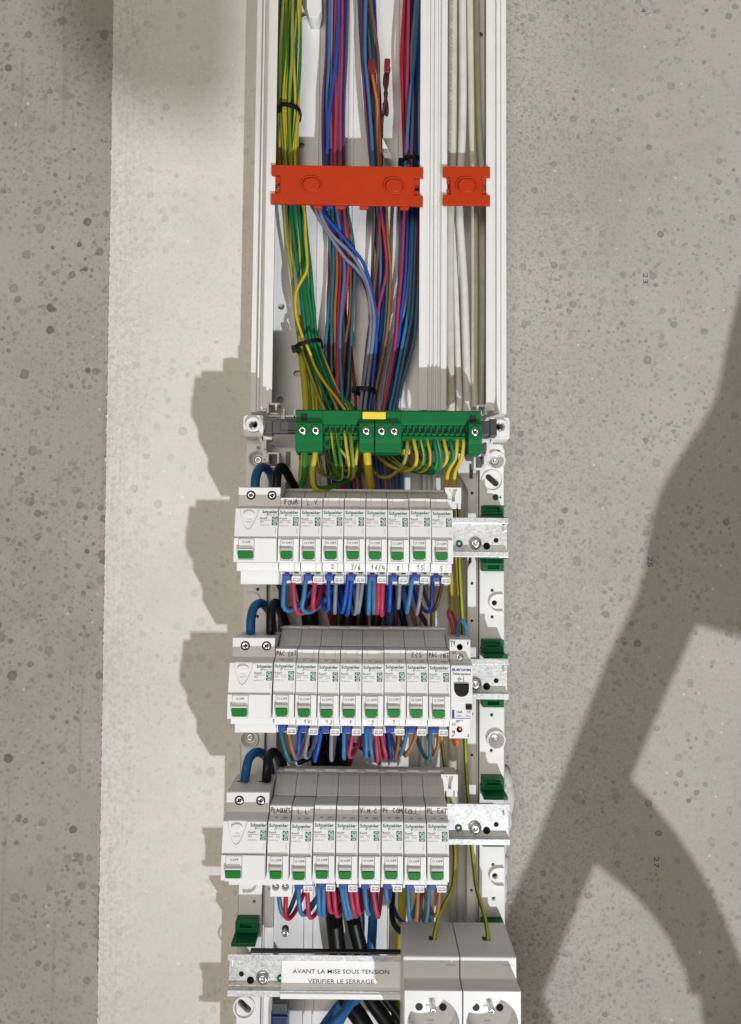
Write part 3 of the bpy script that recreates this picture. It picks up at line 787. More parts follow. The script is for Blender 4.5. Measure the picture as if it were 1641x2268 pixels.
# ------------------------------------------------------------------ breakers
BODY = [(-4, 33), (20, 30.6), (46.4, 31.0), (47, 30.4), (47, 23.6), (48.5, 23.0), (55.4, 21.4), (56, 20.8), (60, -3.1), (59.3, -3.3), (59.5, -3.6), (60.6, -22.6), (49.4, -22.7), (49.4, -30.2), (38.5, -30.5), (38.5, -33), (33, -33), (33, -40.2), (20, -42), (-4, -40)]
def front(z): return 56 + (21 - z) * 4 / 24.3
def fr(z, o=0.16): return front(z) + o
def toggle_cover(w, x0, x1):
    return plate('toggle_cover', rr(0.35, w - 0.35, -22.7, -3.5, 0.3), [rr(x0, x1, -21.0, -3.8, 0.6)], 0, 1.6, COVER, 0.2, lambda x, d, z: (x, 60.6 + d + (-3.5 - z) * 0.03, z))
def badge(x0, z0):
    """green square with a white house outline, and a second one reading XE"""
    g = MB(); w = MB()
    for a, b in ((0, 4.6), (-2.5, -0.35)):
        o = rr(x0, x0 + 4.5, z0 + a, z0 + b, 0.35, 2)
        g.add([(x, fr(z, .15), z) for x, z in o], [tuple(range(len(o)))])
    for pts in ([(.8, 2.0), (.8, 3.0), (2.25, 4.1), (3.7, 3.0), (3.7, .7), (1.4, .7)], [(1.5, 1.3), (1.5, 2.3), (2.8, 2.3), (2.8, 1.4), (2.1, 1.4)]):
        for (ax, az), (bx, bz) in zip(pts, pts[1:]):
            L = math.hypot(bx - ax, bz - az); nx, nz = -(bz - az) / L * .24, (bx - ax) / L * .24
            q_ = [(ax + nx, az + nz), (ax - nx, az - nz), (bx - nx, bz - nz), (bx + nx, bz + nz)]
            w.add([(x0 + x, fr(z0 + z, .20), z0 + z) for x, z in q_], [(0, 1, 2, 3)])
    put_text(w, "XE", x0 + 0.9, x0 + 3.7, z0 - 2.1, 1.35, 0, 0.02, 0, lambda z: fr(z, .20))
    return g, w
def brand(x0, x1):
    m = MB()
    put_text(m, "Schneider", x0, x1, 17.0, 2.45, 0, 0.028, 0, fr)
    xl = x0 + (x1 - x0) * 0.30
    for pts in ([(0, .3), (-.5, -.6), (-1.0, -1.5), (-.4, -2.0), (.5, -1.2), (1.0, -.1)],):
        for (ax, az), (bx, bz) in zip(pts, pts[1:]):
            L = math.hypot(bx - ax, bz - az); nx, nz = -(bz - az) / L * .2, (bx - ax) / L * .2
            m.add([(xl + 0.8 + x, fr(17 + z), 17 + z) for x, z in [(ax + nx, az + nz), (ax - nx, az - nz), (bx - nx, bz - nz), (bx + nx, bz + nz)]], [(0, 1, 2, 3)])
    return m
def spec(x0, l2, code, w=9.0):
    m = MB()
    put_text(m, "Resi9", x0, x0 + 5.8, 12.2, 1.55, 0, 0.012, 0, fr)
    put_text(m, l2[0], x0, x0 + (2.9 if len(l2[0]) > 1 else 2.0), 9.2, 1.35, 0, 0.0, 0, fr)
    if l2[1]: put_text(m, l2[1], x0 + 5.5, x0 + 5.5 + 1.15 * len(l2[1]), 9.2, 1.35, 0, 0.0, 0, fr)
    m.add([(x, fr(z), z) for x, z in ((x0, 11.2), (x0 + w, 11.2), (x0 + w, 11.45), (x0, 11.45))], [(0, 1, 2, 3)])
    return m
def finespec(x0, code, xv):
    m = MB()
    put_text(m, code, x0, x0 + 7.6, 6.7, 0.95, 0, 0.0, 0, fr)
    put_text(m, "NHA 4212", xv, xv + 4.2, 0.8, .8, 0, 0.0, 90, fr)
    return m
PITCHES = [17.82, 17.84, 18.12]
X0 = [-75.1, -77.1, -79.9]
RAT = [["C20", "C20", "C16", "C16", "C10", "C16", "C10", "C10"], ["C16", "C16", "C16", "C10", "C10", "C10", "C16", "C16"], ["C32", "C20", "C16", "C10", "C2", "C16", "C10", "C20"]]
UPPER = [["FOUR", "L.V", "", "", "", "", "", ""], ["PAC EXT", "", "", "", "", "", "ECS", "PAC INT"], ["PLAQUES", "L.L", "", "", "V.M.C", "Pc COM", "COLL.", "PL EXT"]]
LOWER = [["", "", "2", "3/6", "16/4", "8", "15", "5"], ["", "10", "13", "7", "9", "1", "", ""], ["", "", "", "", "", "", "", ""]]
RT_ = ["top", "middle", "bottom"]
W = 17.6
def gen(key, fn): return cached(key, fn)
def breaker(row, i):
    up, lo = UPPER[row][i], LOWER[row][i]
    nice = {"Pc COM": "Pc COM", "PAC INT": "PAC iNT"}.get(up, up)
    ORD = ("first", "second", "third", "fourth", "fifth", "sixth", "seventh", "last")[i]
    if up and lo: label = f"white circuit breaker handwritten {nice} above and {lo} below, {RT_[row]} row"
    elif up: label = f"white circuit breaker handwritten {nice} above its green switch, {RT_[row]} row"
    elif lo: label = f"{ORD} of eight white breakers in the {RT_[row]} row, lower flap handwritten {lo}"
    else: label = ("unmarked white circuit breaker right of the one handwritten L.L" if i == 2 else "unmarked white circuit breaker left of the one handwritten V.M.C")
    t = thing('circuit_breaker', X0[row] + i * PITCHES[row] + (PITCHES[row] - W) / 2, 100 + rnd.uniform(-.25, .25), RZ[row] + (rnd.uniform(-.35, .35) if not (row == 2 and i == 1) else -1.0), label, 'circuit breaker', 'circuit breakers in three rows')
    body = link('body', gen('bk_body', lambda: MB().prism_x(BODY, 0.12, W - 0.12).mesh('body', WHITE, 0.3)), t)
    link('label_window', gen('bk_win', lambda: MB().box(4.4, 13.2, 46.9, 47.7, 23.9, 30.6).box(0.4, 4.0, 46.9, 47.45, 24.0, 30.5).box(13.6, W - 0.4, 46.9, 47.45, 24.0, 30.5).mesh('label_window', COVER, 0.18)), t)
    link('front_cover', gen('bk_front', lambda: plate('front_cover', rr(0.3, W - 0.3, -2.95, 20.75, 0.35), [], 0, 0.5, COVER, 0.2, lambda x, d, z: (x, front(z) - 0.42 + d, z))), t)
    link('toggle_cover', gen('bk_tog', lambda: toggle_cover(W, 2.6, 12.9)), t)
    tg = link('toggle', gen('bk_toggle', lambda: MB().prism_x([(58, -4.0), (62.2, -4.2), (62.9, -9.6), (61.6, -10.0), (61.6, -10.5), (65.0, -11.2), (66.0, -12.9), (64.5, -13.3), (63.4, -20.4), (58, -20.4)], 2.95, 12.55).mesh('toggle', COVER, 0.22)), t)
    link('toggle_cap', gen('bk_cap', lambda: plate('toggle_cap', rr(3.05, 12.45, -20.0, -13.5, (2.2, 2.2, .4, .4)), [], 0, 1.8, CAPG, 0.35, lambda x, d, z: (x, 63.6 + d + (z + 20) * 0.2, z))), tg)
    tp = MB(); put_text(tp, "O.OFF", 3.9, 11.9, -7.6, 1.7, 62.75, 0.0)
    link('toggle_print', gen('bk_off', lambda: tp.mesh('toggle_print', INKB)), tg)
    def ledge():
        m = MB(); f_ = lambda d: 23.0 - (d - 48.5) * 0.232 + 0.1
        for cx_, w_, dd in ((6.2, 1.3, .9), (12.9, 2.2, .9)):
            m.add([(cx_ + w_ * math.cos(a), 51.2 + dd * math.sin(a), f_(51.2 + dd * math.sin(a))) for a in [math.pi * 2 * k / 12 for k in range(12)]], [tuple(range(12))])
        m.add([(x, d, f_(d)) for x, d in ((10.2, 53.6), (15.4, 53.6), (15.4, 53.9), (10.2, 53.9))], [(0, 1, 2, 3)])
        return m.mesh('ledge_print', INKG)
    link('ledge_print', gen('bk_ledge', ledge), t)
    link('brand_print', gen('bk_brand', lambda: brand(1.0, 16.3).mesh('brand_print', INKGR)), t)
    link('brand_subline', gen('bk_sub', lambda: put_text(MB(), "Electric", 8.3, 16.2, 15.0, 1.45, 0, 0.0, 0, fr).mesh('brand_subline', INKG)), t)
    rat = RAT[row][i]
    link('rating_print', gen(('bk_spec', rat), lambda: spec(0.95, ("DM", rat), "").mesh('rating_print', INKM)), t)
    link('code_print', gen('bk_fine', lambda: finespec(0.95, "R9EFC6", 15.5).mesh('code_print', INKG)), t)
    b = gen('bk_badge', lambda: tuple(m.mesh(n, c) for m, n, c in zip(badge(11.9, 9.6), ('house_badge', 'badge_print'), (INKGR, INKW))))
    bo = link('house_badge', b[0], t); link('badge_print', b[1], bo)
    fm = gen(('bk_rate2', rat), lambda: put_text(put_text(put_text(MB(), rat, 0.8, 0.8 + 1.7 * len(rat), -20.4, 2.1, 62.45), "230V~", 12.4, 16.4, -17.9, 1.1, 62.4), "6000 3", 12.4, 16.4, -20.3, 1.1, 62.45).mesh('current_print', INKG))
    link('current_print', fm, t)
    fl = link('label_flap', gen('bk_flap', lambda: MB().box(0.3, 12.6, 49.3, 50.6, -29.9, -23.0).box(12.8, W - 0.3, 49.3, 50.45, -29.9, -23.0).mesh('label_flap', COVER, 0.22)), t)
    if up:
        L = len(up); w_ = min(16.6, 2.55 * L + 1)
        c = (0.6 + w_ / 2) if L > 4 else (8.8 if L <= 3 else 8.8)
        link('handwriting', handwriting(MB(), up, c - w_ / 2 + 0.3, c + w_ / 2 + 0.5, 25.2, 3.6, 47.9, 0.48, row * 10 + i).mesh('handwriting', INKB), t)
    if lo:
        L = len(lo)
        link('handwriting', handwriting(MB(), lo, 8.6 - L * 0.9, 8.6 + L * 2.0, -28.3, 3.7, 50.75, 0.46, 50 + row * 10 + i).mesh('handwriting', INKB), fl)
    if row == 2 and i == 0:
        sc = link('screw_terminal', gen('bk_scr', lambda: plate('screw_terminal', rr(0.6, W + 0.6, -44, -31, 0.6), [circ(5.0, -36.4, 3.0), circ(12.9, -36.4, 3.0)], 34, 42, COVER, 0.4)), t)
        for x in (5.0, 12.9): link('terminal_screw', gen('tscrew', lambda: MB().lathe_d(0, 0, [(3.0, -1), (2.9, 0.4), (2.0, 1.2), (.5, 1.2), (.4, .3), (0, .3)], 18).mesh('terminal_screw', STEEL)), sc, (x, 37, -36.4))
    else:
        dz = 0.0
        link('blue_lever', gen('bk_blue', lambda: MB().box(2.1, 9.0, 33, 41.5, -38.0, -32.4).box(2.6, 8.5, 34, 42.4, -36.4, -33.6).mesh('blue_lever', BLUEP, 0.7)), t, (0, 0, dz))
        lv = link('grey_lever', gen('bk_grey', lambda: MB().box(10.4, 16.9, 33, 40.4, -35.2, -31.0).box(10.0, 17.2, 36, 41.6, -38.6, -34.6).mesh('grey_lever', LEVER, 0.5)), t, (0, 0, dz))
        link('lever_frame', gen('bk_lfr', lambda: plate('lever_frame', rr(9.8, 17.3, -39.6, -34.2, .5), [rr(10.7, 16.5, -38.4, -35.4, .3)], 41.0, 42.6, COVER, 0.25)), lv)
        link('lever_cross', gen('bk_lcr', lambda: MB().box(11.4, 15.9, 41.5, 42.3, -37.4, -36.4).box(13.1, 14.2, 41.5, 42.35, -38.6, -35.2).mesh('lever_cross', GREYW, 0.2)), lv)
        link('release_hole', gen('bk_rel', lambda: MB().box(3.6, 7.4, 38.4, 38.7, -32.3, -31.2).box(12.0, 15.4, 40.3, 40.8, -32.0, -31.0).mesh('release_hole', HOLE)), t)
    return t
for row in range(3):
    for i in range(8): breaker(row, i)

# wide residual current switches at the left end of each row
RX = [-110.6, -113.2, -115.9]
RBODY = [(-9, 36.6), (-9, 38.6), (42.6, 39.6), (43.2, 39.0), (43.2, 23.6), (48.5, 22.6), (55.4, 21.4), (56, 20.8), (60, -3.1), (59.3, -3.3), (59.5, -3.6), (60.6, -22.6), (47, -22.7), (47, -30.3), (26, -30.6), (26, -42.2), (-4, -41)]
RW = 35.3
def switch(row):
    lab = ["wide white residual current switch left of the breaker handwritten FOUR", "wide white residual current switch left of the breaker handwritten PAC EXT", "wide white residual current switch left of the breaker handwritten PLAQUES"][row]
    t = thing('residual_current_switch', RX[row], 100, RZ[row], lab, 'residual current switch', 'wide switches at the left of the rows')
    link('body', gen('rc_body', lambda: MB().prism_x(RBODY, 0.15, RW - 0.15).mesh('body', WHITE, 0.35)), t)
    tear = [(4.2, 20.75), (5.2, 15), (7.4, 8.5), (9.2, 5.0), (11.4, 3.6), (13.6, 5.0), (15.6, 8.5), (18.2, 15), (19.6, 20.75)]
    fo = [(0.3, -2.95), (RW - .3, -2.95), (RW - .3, 20.75)] + tear[::-1] + [(0.3, 20.75)]
    link('front_cover', gen('rc_front', lambda: plate('front_cover', fo, [], 0, 1.9, COVER, 0.3, lambda x, d, z: (x, front(z) - 0.4 + d * 0.55, z))), t)
    tb = link('test_button', gen('rc_test', lambda: plate('test_button', circ(11.6, 16.6, 4.4, 24, 2.5), [], -0.5, 1.2, COVER, 0.4, lambda x, d, z: (x, front(z) + d, z))), t)
    link('test_print', gen('rc_tp', lambda: put_text(put_text(MB(), "Test", 10.0, 13.2, 11.6, 1.0, 0, 0, 0, lambda z: fr(z, .05)), "regulier", 8.6, 14.6, 9.4, 1.0, 0, 0, 0, lambda z: fr(z, .05)).mesh('test_print', INKG)), t)
    link('toggle_cover', gen('rc_tog', lambda: toggle_cover(RW, 3.9, 17.0)), t)
    tg = link('toggle', gen('rc_toggle', lambda: MB().prism_x([(58, -4.0), (62.2, -4.2), (63.2, -11.6), (66.0, -12.2), (66.2, -13.2), (64.5, -13.6), (63.4, -20.6), (58, -20.6)], 4.2, 16.7).mesh('toggle', COVER, 0.22)), t)
    link('toggle_cap', gen('rc_cap', lambda: plate('toggle_cap', rr(4.3, 16.6, -20.2, -13.8, (1.6, 1.6, .4, .4)), [], 0, 1.8, CAPG, 0.35, lambda x, d, z: (x, 63.6 + d + (z + 20) * 0.2, z))), tg)
    link('toggle_print', gen('rc_off', lambda: put_text(MB(), "O.OFF", 7.4, 14.0, -7.6, 1.6, 62.85, 0.0).mesh('toggle_print', INKB)), tg)
    link('brand_print', gen('rc_brand', lambda: brand(22.4, 35.0).mesh('brand_print', INKGR)), t, (0, 0.62, 0))
    link('brand_subline', gen('rc_sub', lambda: put_text(MB(), "Electric", 28.4, 34.9, 15.0, 1.3, 0, 0, 0, fr).mesh('brand_subline', INKG)), t, (0, 0.62, 0))
    link('rating_print', gen('rc_spec', lambda: spec(20.8, ("ID", ""), "", 8.4).mesh('rating_print', INKM)), t, (0, 0.62, 0))
    link('code_print', gen('rc_fine', lambda: finespec(20.8, "R9ERC2", 34.2).mesh('code_print', INKG)), t, (0, 0.62, 0))
    b = gen('rc_badge', lambda: tuple(m.mesh(n, c) for m, n, c in zip(badge(30.4, 9.6), ('house_badge', 'badge_print'), (INKGR, INKW))))
    bo = link('house_badge', b[0], t, (0, 0.62, 0)); link('badge_print', b[1], bo)
    typ = "Type A" if row == 2 else "Type AC"
    link('current_print', gen(('rc_cur', typ), lambda: put_text(put_text(put_text(MB(), "63A", 18.4, 23.6, -20.8, 2.2, 62.4), typ, 24.4, 29.8, -17.6, 1.1, 62.35), "30mA", 24.4, 29.4, -20.6, 1.5, 62.4).mesh('current_print', INKG)), t)
    link('base_step', gen('rc_step', lambda: MB().box(0.6, RW - .2, 20, 48.0, -30.0, -23.1).mesh('base_step', WHITE, 0.4)), t)
    for x in (10.6, 28.2):
        w_ = link('screw_well', gen('rc_well', lambda: MB().lathe_d(0, 0, [(3.9, 0.06), (3.6, 0.07), (3.4, -0.1), (0, 0.06)], 20).mesh('screw_well', HOLE)), t, (x, 43.2, 32.8))
        s = link('terminal_screw', gen('rc_screw', lambda: MB().lathe_d(0, 0, [(3.0, 0.0), (3.0, 0.5), (2.6, 0.9), (1.0, 0.8), (0.9, 0.2), (0, 0.1)], 18).mesh('terminal_screw', STEEL)), w_, (0, 0.1, 0)); 
    me = gen('rc_slot', lambda: MB().box(-.45, .45, 1.0, 1.12, -2.1, 2.1).box(-2.1, 2.1, 1.0, 1.13, -.45, .45).mesh('screw_slot', HOLE))
    for k, x in enumerate((10.6, 28.2)):
        o = link('screw_slot', me, t, (x, 43.2, 32.8)); o.rotation_euler = (0, 0.5 + k * 0.9 + row, 0)
    for x in (8.2, 26.2):
        link('cable_entry', gen('rc_entry', lambda: MB().box(-4.6, 4.6, 12, 26, 39.3, 39.42).mesh('cable_entry', HOLE)), t, (x, 0, -0.35))
    return t
for row in range(3): switch(row)

# comb busbar covers above the breakers
def busbar(row):
    x0, x1 = X0[row], X0[row] + 8 * PITCHES[row]
    lab = ["grey comb busbar cover behind the top row with a white end cap", "grey comb busbar cover along the back of the middle row", "grey comb busbar cover along the bottom row ending in a white forked cap"][row]
    t = thing('busbar_cover', x0, 100, RZ[row] + 36, lab, 'busbar', 'comb busbars above the breakers')
    lift = (42.8, 44.5, 44.5)[row] - 44.5
    link('rail_lip', MB().prism_x([(-16, 8.2 + lift), (-6.0, 8.4 + lift), (-5.0, 6.0 + lift), (-16, 4)], 0.5, x1 - x0 + 2.0).mesh('rail_lip', GREYW, 0.3), t)
    seg = gen(('seg', row), lambda: MB().prism_x([(-5, 6.4 + lift), (0, 6.0 + lift), (3, 5.4 + lift), (13, 1.2), (24, -4.7), (24, -5.3), (-5, -2)], 0.2, PITCHES[row] - 0.2).mesh('segment', GREYW, 0.4))
    half = gen(('segline', row), lambda: MB().box(-.16, .16, 0, 0.1, 0, .1).mesh('x', GREYW))
    for i in range(8):
        s = link('segment', seg, t, (i * PITCHES[row], 0, 0))
        for xx in (4.4, 13.2):
            link('seam', gen(('seam', row), lambda: MB().prism_x([(3, 5.46 + lift), (13, 1.26), (24, -4.64), (24, -4.8), (13, 1.1), (3, 5.3 + lift)], -0.14, 0.14).mesh('seam', LEVER)), s, (xx, 0, 0))
        link('lip_notch', gen(('notch', row), lambda: MB().box(-3.6, 3.6, -5.2, -3.6, 6.2 + lift, 8.1 + lift).mesh('lip_notch', LEVER, .3)), s, (1.5, 0, 0))
    if row != 1:
        w = 16.0
        o = [(-1.5, 8), (13.5, 8), (13.5, -6), (13.0, -7), (13, -11), (10.8, -11), (10.8, -6), (9.2, -6), (9.2, -11), (3.6, -11), (3.6, -6), (2.2, -6), (2.2, -11), (0.6, -11), (-0.6, 2)]
        hole = [[(2.6, 6.6), (9.8, 6.6), (8.2, 2.4), (7.6, 0), (7.6, -4.5), (5.2, -4.5), (5.2, 0), (4.6, 2.4)]]
        e = link('end_cap', plate('end_cap', o, hole, -3, 1.5, WHITE, 0.3), t, (x1 - x0 - 0.5, 4, 0))
        link('cap_block', MB().box(-1.0, 13.2, -22, -3.4, -9, 7.6).mesh('cap_block', WHITE, 0.5), e)
        link('cap_hook', MB().box(1, 5, -3.2, -0.5, -2, 5).box(8.4, 12, -3.2, -1.0, 0, 6).mesh('cap_hook', COVER, 0.4), e)
    return t
for row in range(3): busbar(row)

# impulse relay at the right end of the middle row
rt = thing('impulse_relay', 65.9, 100, RZ[1], "narrow white pulse switch with a black button at the right of the middle row", 'relay')
PB = [(-4, 38), (20, 39.6), (43.4, 39.6), (43.8, 39.0), (44.4, 23.4), (48.6, 21.6), (55.4, 20.4), (56, 19.8), (56, -23.2), (55.6, -23.6), (45, -23.8), (45, -40.6), (44.4, -41), (-4, -41)]
link('body', MB().prism_x(PB, 0.3, 17.7).mesh('body', WHITE, 0.35), rt)
link('push_button', plate('push_button', [(3.0, 5.6), (14.7, 5.6)] + [(8.85 + 5.85 * math.cos(a), 0.8 + 5.6 * math.sin(a)) for a in [-math.pi * i / 16 for i in range(17)]], [], 55.4, 58.0, BLACKP, 0.7), rt)
link('selector', MB().box(12.2, 17.2, 55.9, 57.0, -15.2, -10.8).mesh('selector', BLACKP, 0.3), rt)
link('panel_line', MB().box(0.6, 17.4, 55.96, 56.1, -8.4, -8.15).box(0.6, 17.4, 55.96, 56.1, 5.9, 6.1).mesh('panel_line', LEVER), rt)
m = MB(); put_text(m, "EUR'OHM", 1.2, 16.4, 15.6, 1.9, 56.1, 0.05)
m.box(1.2, 3.2, 56.02, 56.1, -22.0, -15.4).box(1.2, 16.4, 56.02, 56.1, -22.4, -21.9)
link('maker_print', m.mesh('maker_print', INKBL), rt)
m = MB(); put_text(m, "Télérupteur", 1.4, 16.6, 12.4, 1.9, 56.1, 0.02)
put_text(m, "16A", 5.0, 9.8, -18.0, 2.0, 56.1, 0.02); put_text(m, "CE", 13.2, 16.4, -18.0, 2.0, 56.1, 0.01)
put_text(m, "230V~", 4.8, 10.0, -20.8, 1.3, 56.1); put_text(m, "50Hz", 12.2, 16.4, -20.8, 1.3, 56.1)
put_text(m, "1", 15.0, 15.9, 35.4, 2.2, 44.1, 0.02); put_text(m, "A1", 2.2, 5.4, 27.6, 2.0, 44.6, 0.02); put_text(m, "A2", 2.2, 5.4, -30.2, 2.0, 45.15, 0.02); put_text(m, "2", 15.0, 16.6, -39.4, 2.0, 45.15, 0.02)
for a, b, c, d in ((5.6, 8.4, 9.6, 10.0), (5.6, 6.0, 8.4, 10.0), (8.0, 8.4, 8.4, 10.0), (5.6, 8.4, 8.4, 8.8), (8.4, 10.8, 9.0, 9.3), (10.4, 10.8, 6.2, 11.4), (6.6, 7.0, 10, 11.2), (6.6, 7.0, 6.6, 8.4)): m.box(a, b, 56.02, 56.1, c, d)
link('spec_print', m.mesh('spec_print', INKB), rt)
m = MB(); handwriting(m, "T1", 0.9, 6.4, 33.8, 4.4, 44.1, 0.5, 3); handwriting(m, "9", 2.2, 6.0, -38.6, 4.2, 45.2, 0.5, 5)
link('handwriting', m.mesh('handwriting', INKB), rt)
for nm, x, z, d, r in (('terminal_hole', 8.8, 33.2, 44.25, 2.5), ('terminal_hole', 8.6, -33.6, 45.05, 2.5)):
    link(nm, MB().lathe_d(0, 0, [(r, .06), (0, .06)], 20).mesh(nm, HOLE), rt, (x, d, z))
for x, z, d in ((8.8, 25.2, 44.4), (8.6, -25.8, 45.0)):
    link('terminal_screw', cached('rc_screw', None), rt, (x, d, z))
link('copper_end', MB().lathe_d(0, 0, [(1.7, .05), (1.5, .5), (0, .7)], 14).mesh('copper_end', COPPER), rt, (9.1, 45.1, -32.9))

# ------------------------------------------------------------------ power sockets on the lowest rail
def socket(x, label):
    t = thing('power_socket', x, 100, RZ[3], label, 'socket', 'modular power sockets')
    w = 45.0
    prof = [(-4, 44), (8, 45), (51.4, 44.6), (52.2, 43.8), (52.8, 28.6), (54.2, 27.8), (69, 28.4)]
    link('body', MB().prism_x(prof + [(69, 26), (46, 26), (46, -20), (69, -20), (69, -28.4), (53, -28), (52, -44), (-4, -44)], 0.2, w - 0.2).mesh('body', WHITE, 0.5), t)
    yc = at(956, 2232, 148)[1] - RZ[3]
    cx, cz = 22.6, 3.2
    link('face_plate', plate('face_plate', rr(0.2, w - .2, -28.6, 28.5, 0.4), [circ(cx, cz, 20.0, 48)], 66, 70.2, WHITE, 0.4), t)
    link('socket_well', MB().lathe_d(cx, cz, [(20.2, 69.4), (19.6, 68), (19.2, 48.4)], 48, False).lathe_d(cx, cz, [(19.4, 48.6), (0, 48.6)], 48, False).mesh('socket_well', WHITE), t)
    for dx in (-9.5, 9.5):
        link('contact_hole', gen('ct', lambda: MB().lathe_d(0, 0, [(3.0, .1), (2.7, 0.12), (0, .12)], 22).mesh('contact_hole', HOLE)), t, (cx + dx, 48.6, cz + 0.4))
    pin = link('earth_pin', gen('pin', lambda: MB().lathe_d(0, 0, [(2.4, 0), (2.4, 17.0), (1.9, 18.4), (1.2, 18.6), (1.1, 17.4), (0, 17.3)], 18).mesh('earth_pin', STEEL)), t, (cx + 0.3, 48.6, cz + 8.0))
    link('pin_base', gen('pinb', lambda: MB().box(-3.4, 1.0, 0, 1.0, -3.2, -1.2).mesh('pin_base', COVER, .4)), t, (cx - 0.5, 48.6, cz + 3.2))
    link('rating_print', gen('srat', lambda: put_text(put_text(MB(), "16A", -2.6, 2.6, 0, 2.0, 48.8), "250V~", -2.4, 2.4, -2.6, 0.9, 48.8).mesh('rating_print', INKG)), t, (cx - .4, 0, cz - 10.5))
    link('screw_access', gen('sacc', lambda: MB().lathe_d(0, 0, [(2.8, .1), (2.7, .12), (0, .12)], 22).mesh('screw_access', LEVER)), t, (26.2, 52.3, 35.2))
    link('screw_access', gen('sacc2', lambda: plate('screw_access', slot(0, 0, 3.4, 4.4, 0), [], -.2, .14, LEVER)), t, (38.0, 52.3, 34.6))
    link('maker_mark', gen('smk', lambda: put_text(MB(), "EUROHM", 4.5, 20, 0, 1.8, 0.55).mesh('maker_mark', GREYW)), t, (0, 52.0, 35.6))
    link('cable_entry', gen('sent', lambda: MB().box(-3.4, 3.0, 22, 28, 0, .15).mesh('cable_entry', HOLE)), t, (26 if x < 60 else 25, 0, 44.9))
    return t
socket(29.2, "white modular power socket on the lowest rail, beside the warning sticker")
socket(74.6, "white modular power socket at the right end of the lowest rail")

# ------------------------------------------------------------------ earth terminal blocks on their black bar
bar = thing('terminal_bar', 4, 90, 113, "dark grey support bar holding the green terminals at its left end", 'support bar')
link('bar_body', MB().box(-98, 105, 0, 8, -6.5, 6.2).box(-86, -70, 7.9, 9.4, -4.4, 4.4).mesh('bar_body', DGREY, 0.6), bar)
link('bar_end', MB().box(-99, -93, -3, 10, -8, 7.6).box(-97, -88, 8, 9.8, 4, 8).mesh('bar_end', DGREY, 0.6), bar)
link('bar_end', MB().box(103, 109, -3, 10, -8, 7.6).mesh('bar_end', DGREY, 0.6), bar)
def screw_block(m, x0, x1):
    m.prism_x([(-12, 8), (14.5, 8.2), (16, 6.6), (16, -7.5), (14.2, -9.4), (14.2, -18.0), (-8, -18.6), (-12, -10)], x0, x1)
    xm = (x0 + x1) / 2
def terminal(name, xa, xb, screws, blocks, comb, label, caps):
    t = thing(name, xa, 106, 105, label, 'terminal block', 'green earth terminal blocks')
    w = xb - xa
    link('housing', MB().prism_x([(-14, 19.6), (8.6, 19.8), (9.8, 18.6), (9.8, 8.0), (8.4, 6.6), (5.0, 6.0), (4, -3), (-14, -8)], 0.2, w - 0.2).mesh('housing', GREEN, 0.5), t)
    for a, b in blocks:
        m = MB(); screw_block(m, a - xa, b - xa)
        link('screw_housing', m.mesh('screw_housing', GREEN, 0.7), t)
    m = MB()
    for x in screws:
        m.lathe_d(x - xa, 0, [(5.0, 15.9), (5.0, 16.9), (4.4, 17.3), (4.0, 16.2), (3.6, 16.0)], 22)
    link('screw_collar', m.mesh('screw_collar', GREEN), t)
    for x in screws:
        s = link('terminal_screw', gen('et_s', lambda: MB().lathe_d(0, 0, [(3.9, 0.02), (3.6, 0.2), (2.9, .9), (2.2, 1.0), (1.0, .8), (.8, .2), (0, .1)], 20).mesh('terminal_screw', STEEL)), t, (x - xa, 16.1, 0))
        k = link('screw_slot', gen('et_sl', lambda: MB().box(-.5, .5, .9, 1.12, -2.0, 2.0).box(-2.0, 2.0, .9, 1.13, -.5, .5).mesh('screw_slot', HOLE)), s); k.rotation_euler = (0, rnd.uniform(0, 1.5), 0)
        link('screw_well', gen('et_w', lambda: MB().lathe_d(0, 0, [(3.7, -.3), (3.3, -.15), (0, -.15)], 20).mesh('screw_well', HOLE)), s)
    # raised front panel and comb of wire guides
    for a, b, kind in comb:
        m = MB()
        n = max(1, round((b - a) / 5.05)); p = (b - a) / n
        if kind == 'top':
            link('front_panel', plate('front_panel', rr(a - xa - 1, b - xa + 1, 8.4, 18.6, 0.8), [], 9.6, 11.2, GREEN, 0.4), t)
        for z0, z1, d0, d1 in ((0.8, 6.0, 4.6, 9.4), (-11.8, -6.8, 1.0, 6.2)):
            for i in range(n + 1):
                x = a - xa + i * p
                m.box(x - .75, x + .75, d0 - 3, d1, z0, z1)
            m.box(a - xa, b - xa, d0 - 4, d0 + 1.2, z0 - 1.4, z1 + 1)
        for i in range(n):
            x = a - xa + (i + .5) * p
            m.prism_d([(x - 2.2, -0.4), (x - 1.4, -2.4), (x + 1.4, -2.4), (x + 2.2, -0.4)], 2, 9.0)
        m.box(a - xa, b - xa, -10, 6.6, -6.4, -2.8).box(a - xa + .2, b - xa - .2, -10, 2.0, -13.5, -9)
        link('wire_guide', m.mesh('wire_guide', GREEN, 0.22), t)
        h = MB()
        for z in (3.0, -9.4):
            for i in range(n):
                x = a - xa + (i + .5) * p
                h.box(x - 1.5, x + 1.5, 5.9 if z > 0 else 2.25, (6.0 if z > 0 else 2.35), z - 1.6, z + 1.6)
        link('guide_hole', h.mesh('guide_hole', HOLE), t)
    for x0, x1 in caps:
        link('square_pocket', MB().box(x0 - xa, x1 - xa, 9.7, 9.95, 9.4, 16.0).mesh('square_pocket', HOLE), t)
    return t
terminal('earth_terminal_block', -66.2, 2.7, [-59.7, -48.3, -4.3], [(-66.0, -42.2), (-10.4, 2.5)], [(-41.5, -11.0, 'top')], "left green earth terminal block with yellow striped wires in front", [(-62, -56)])
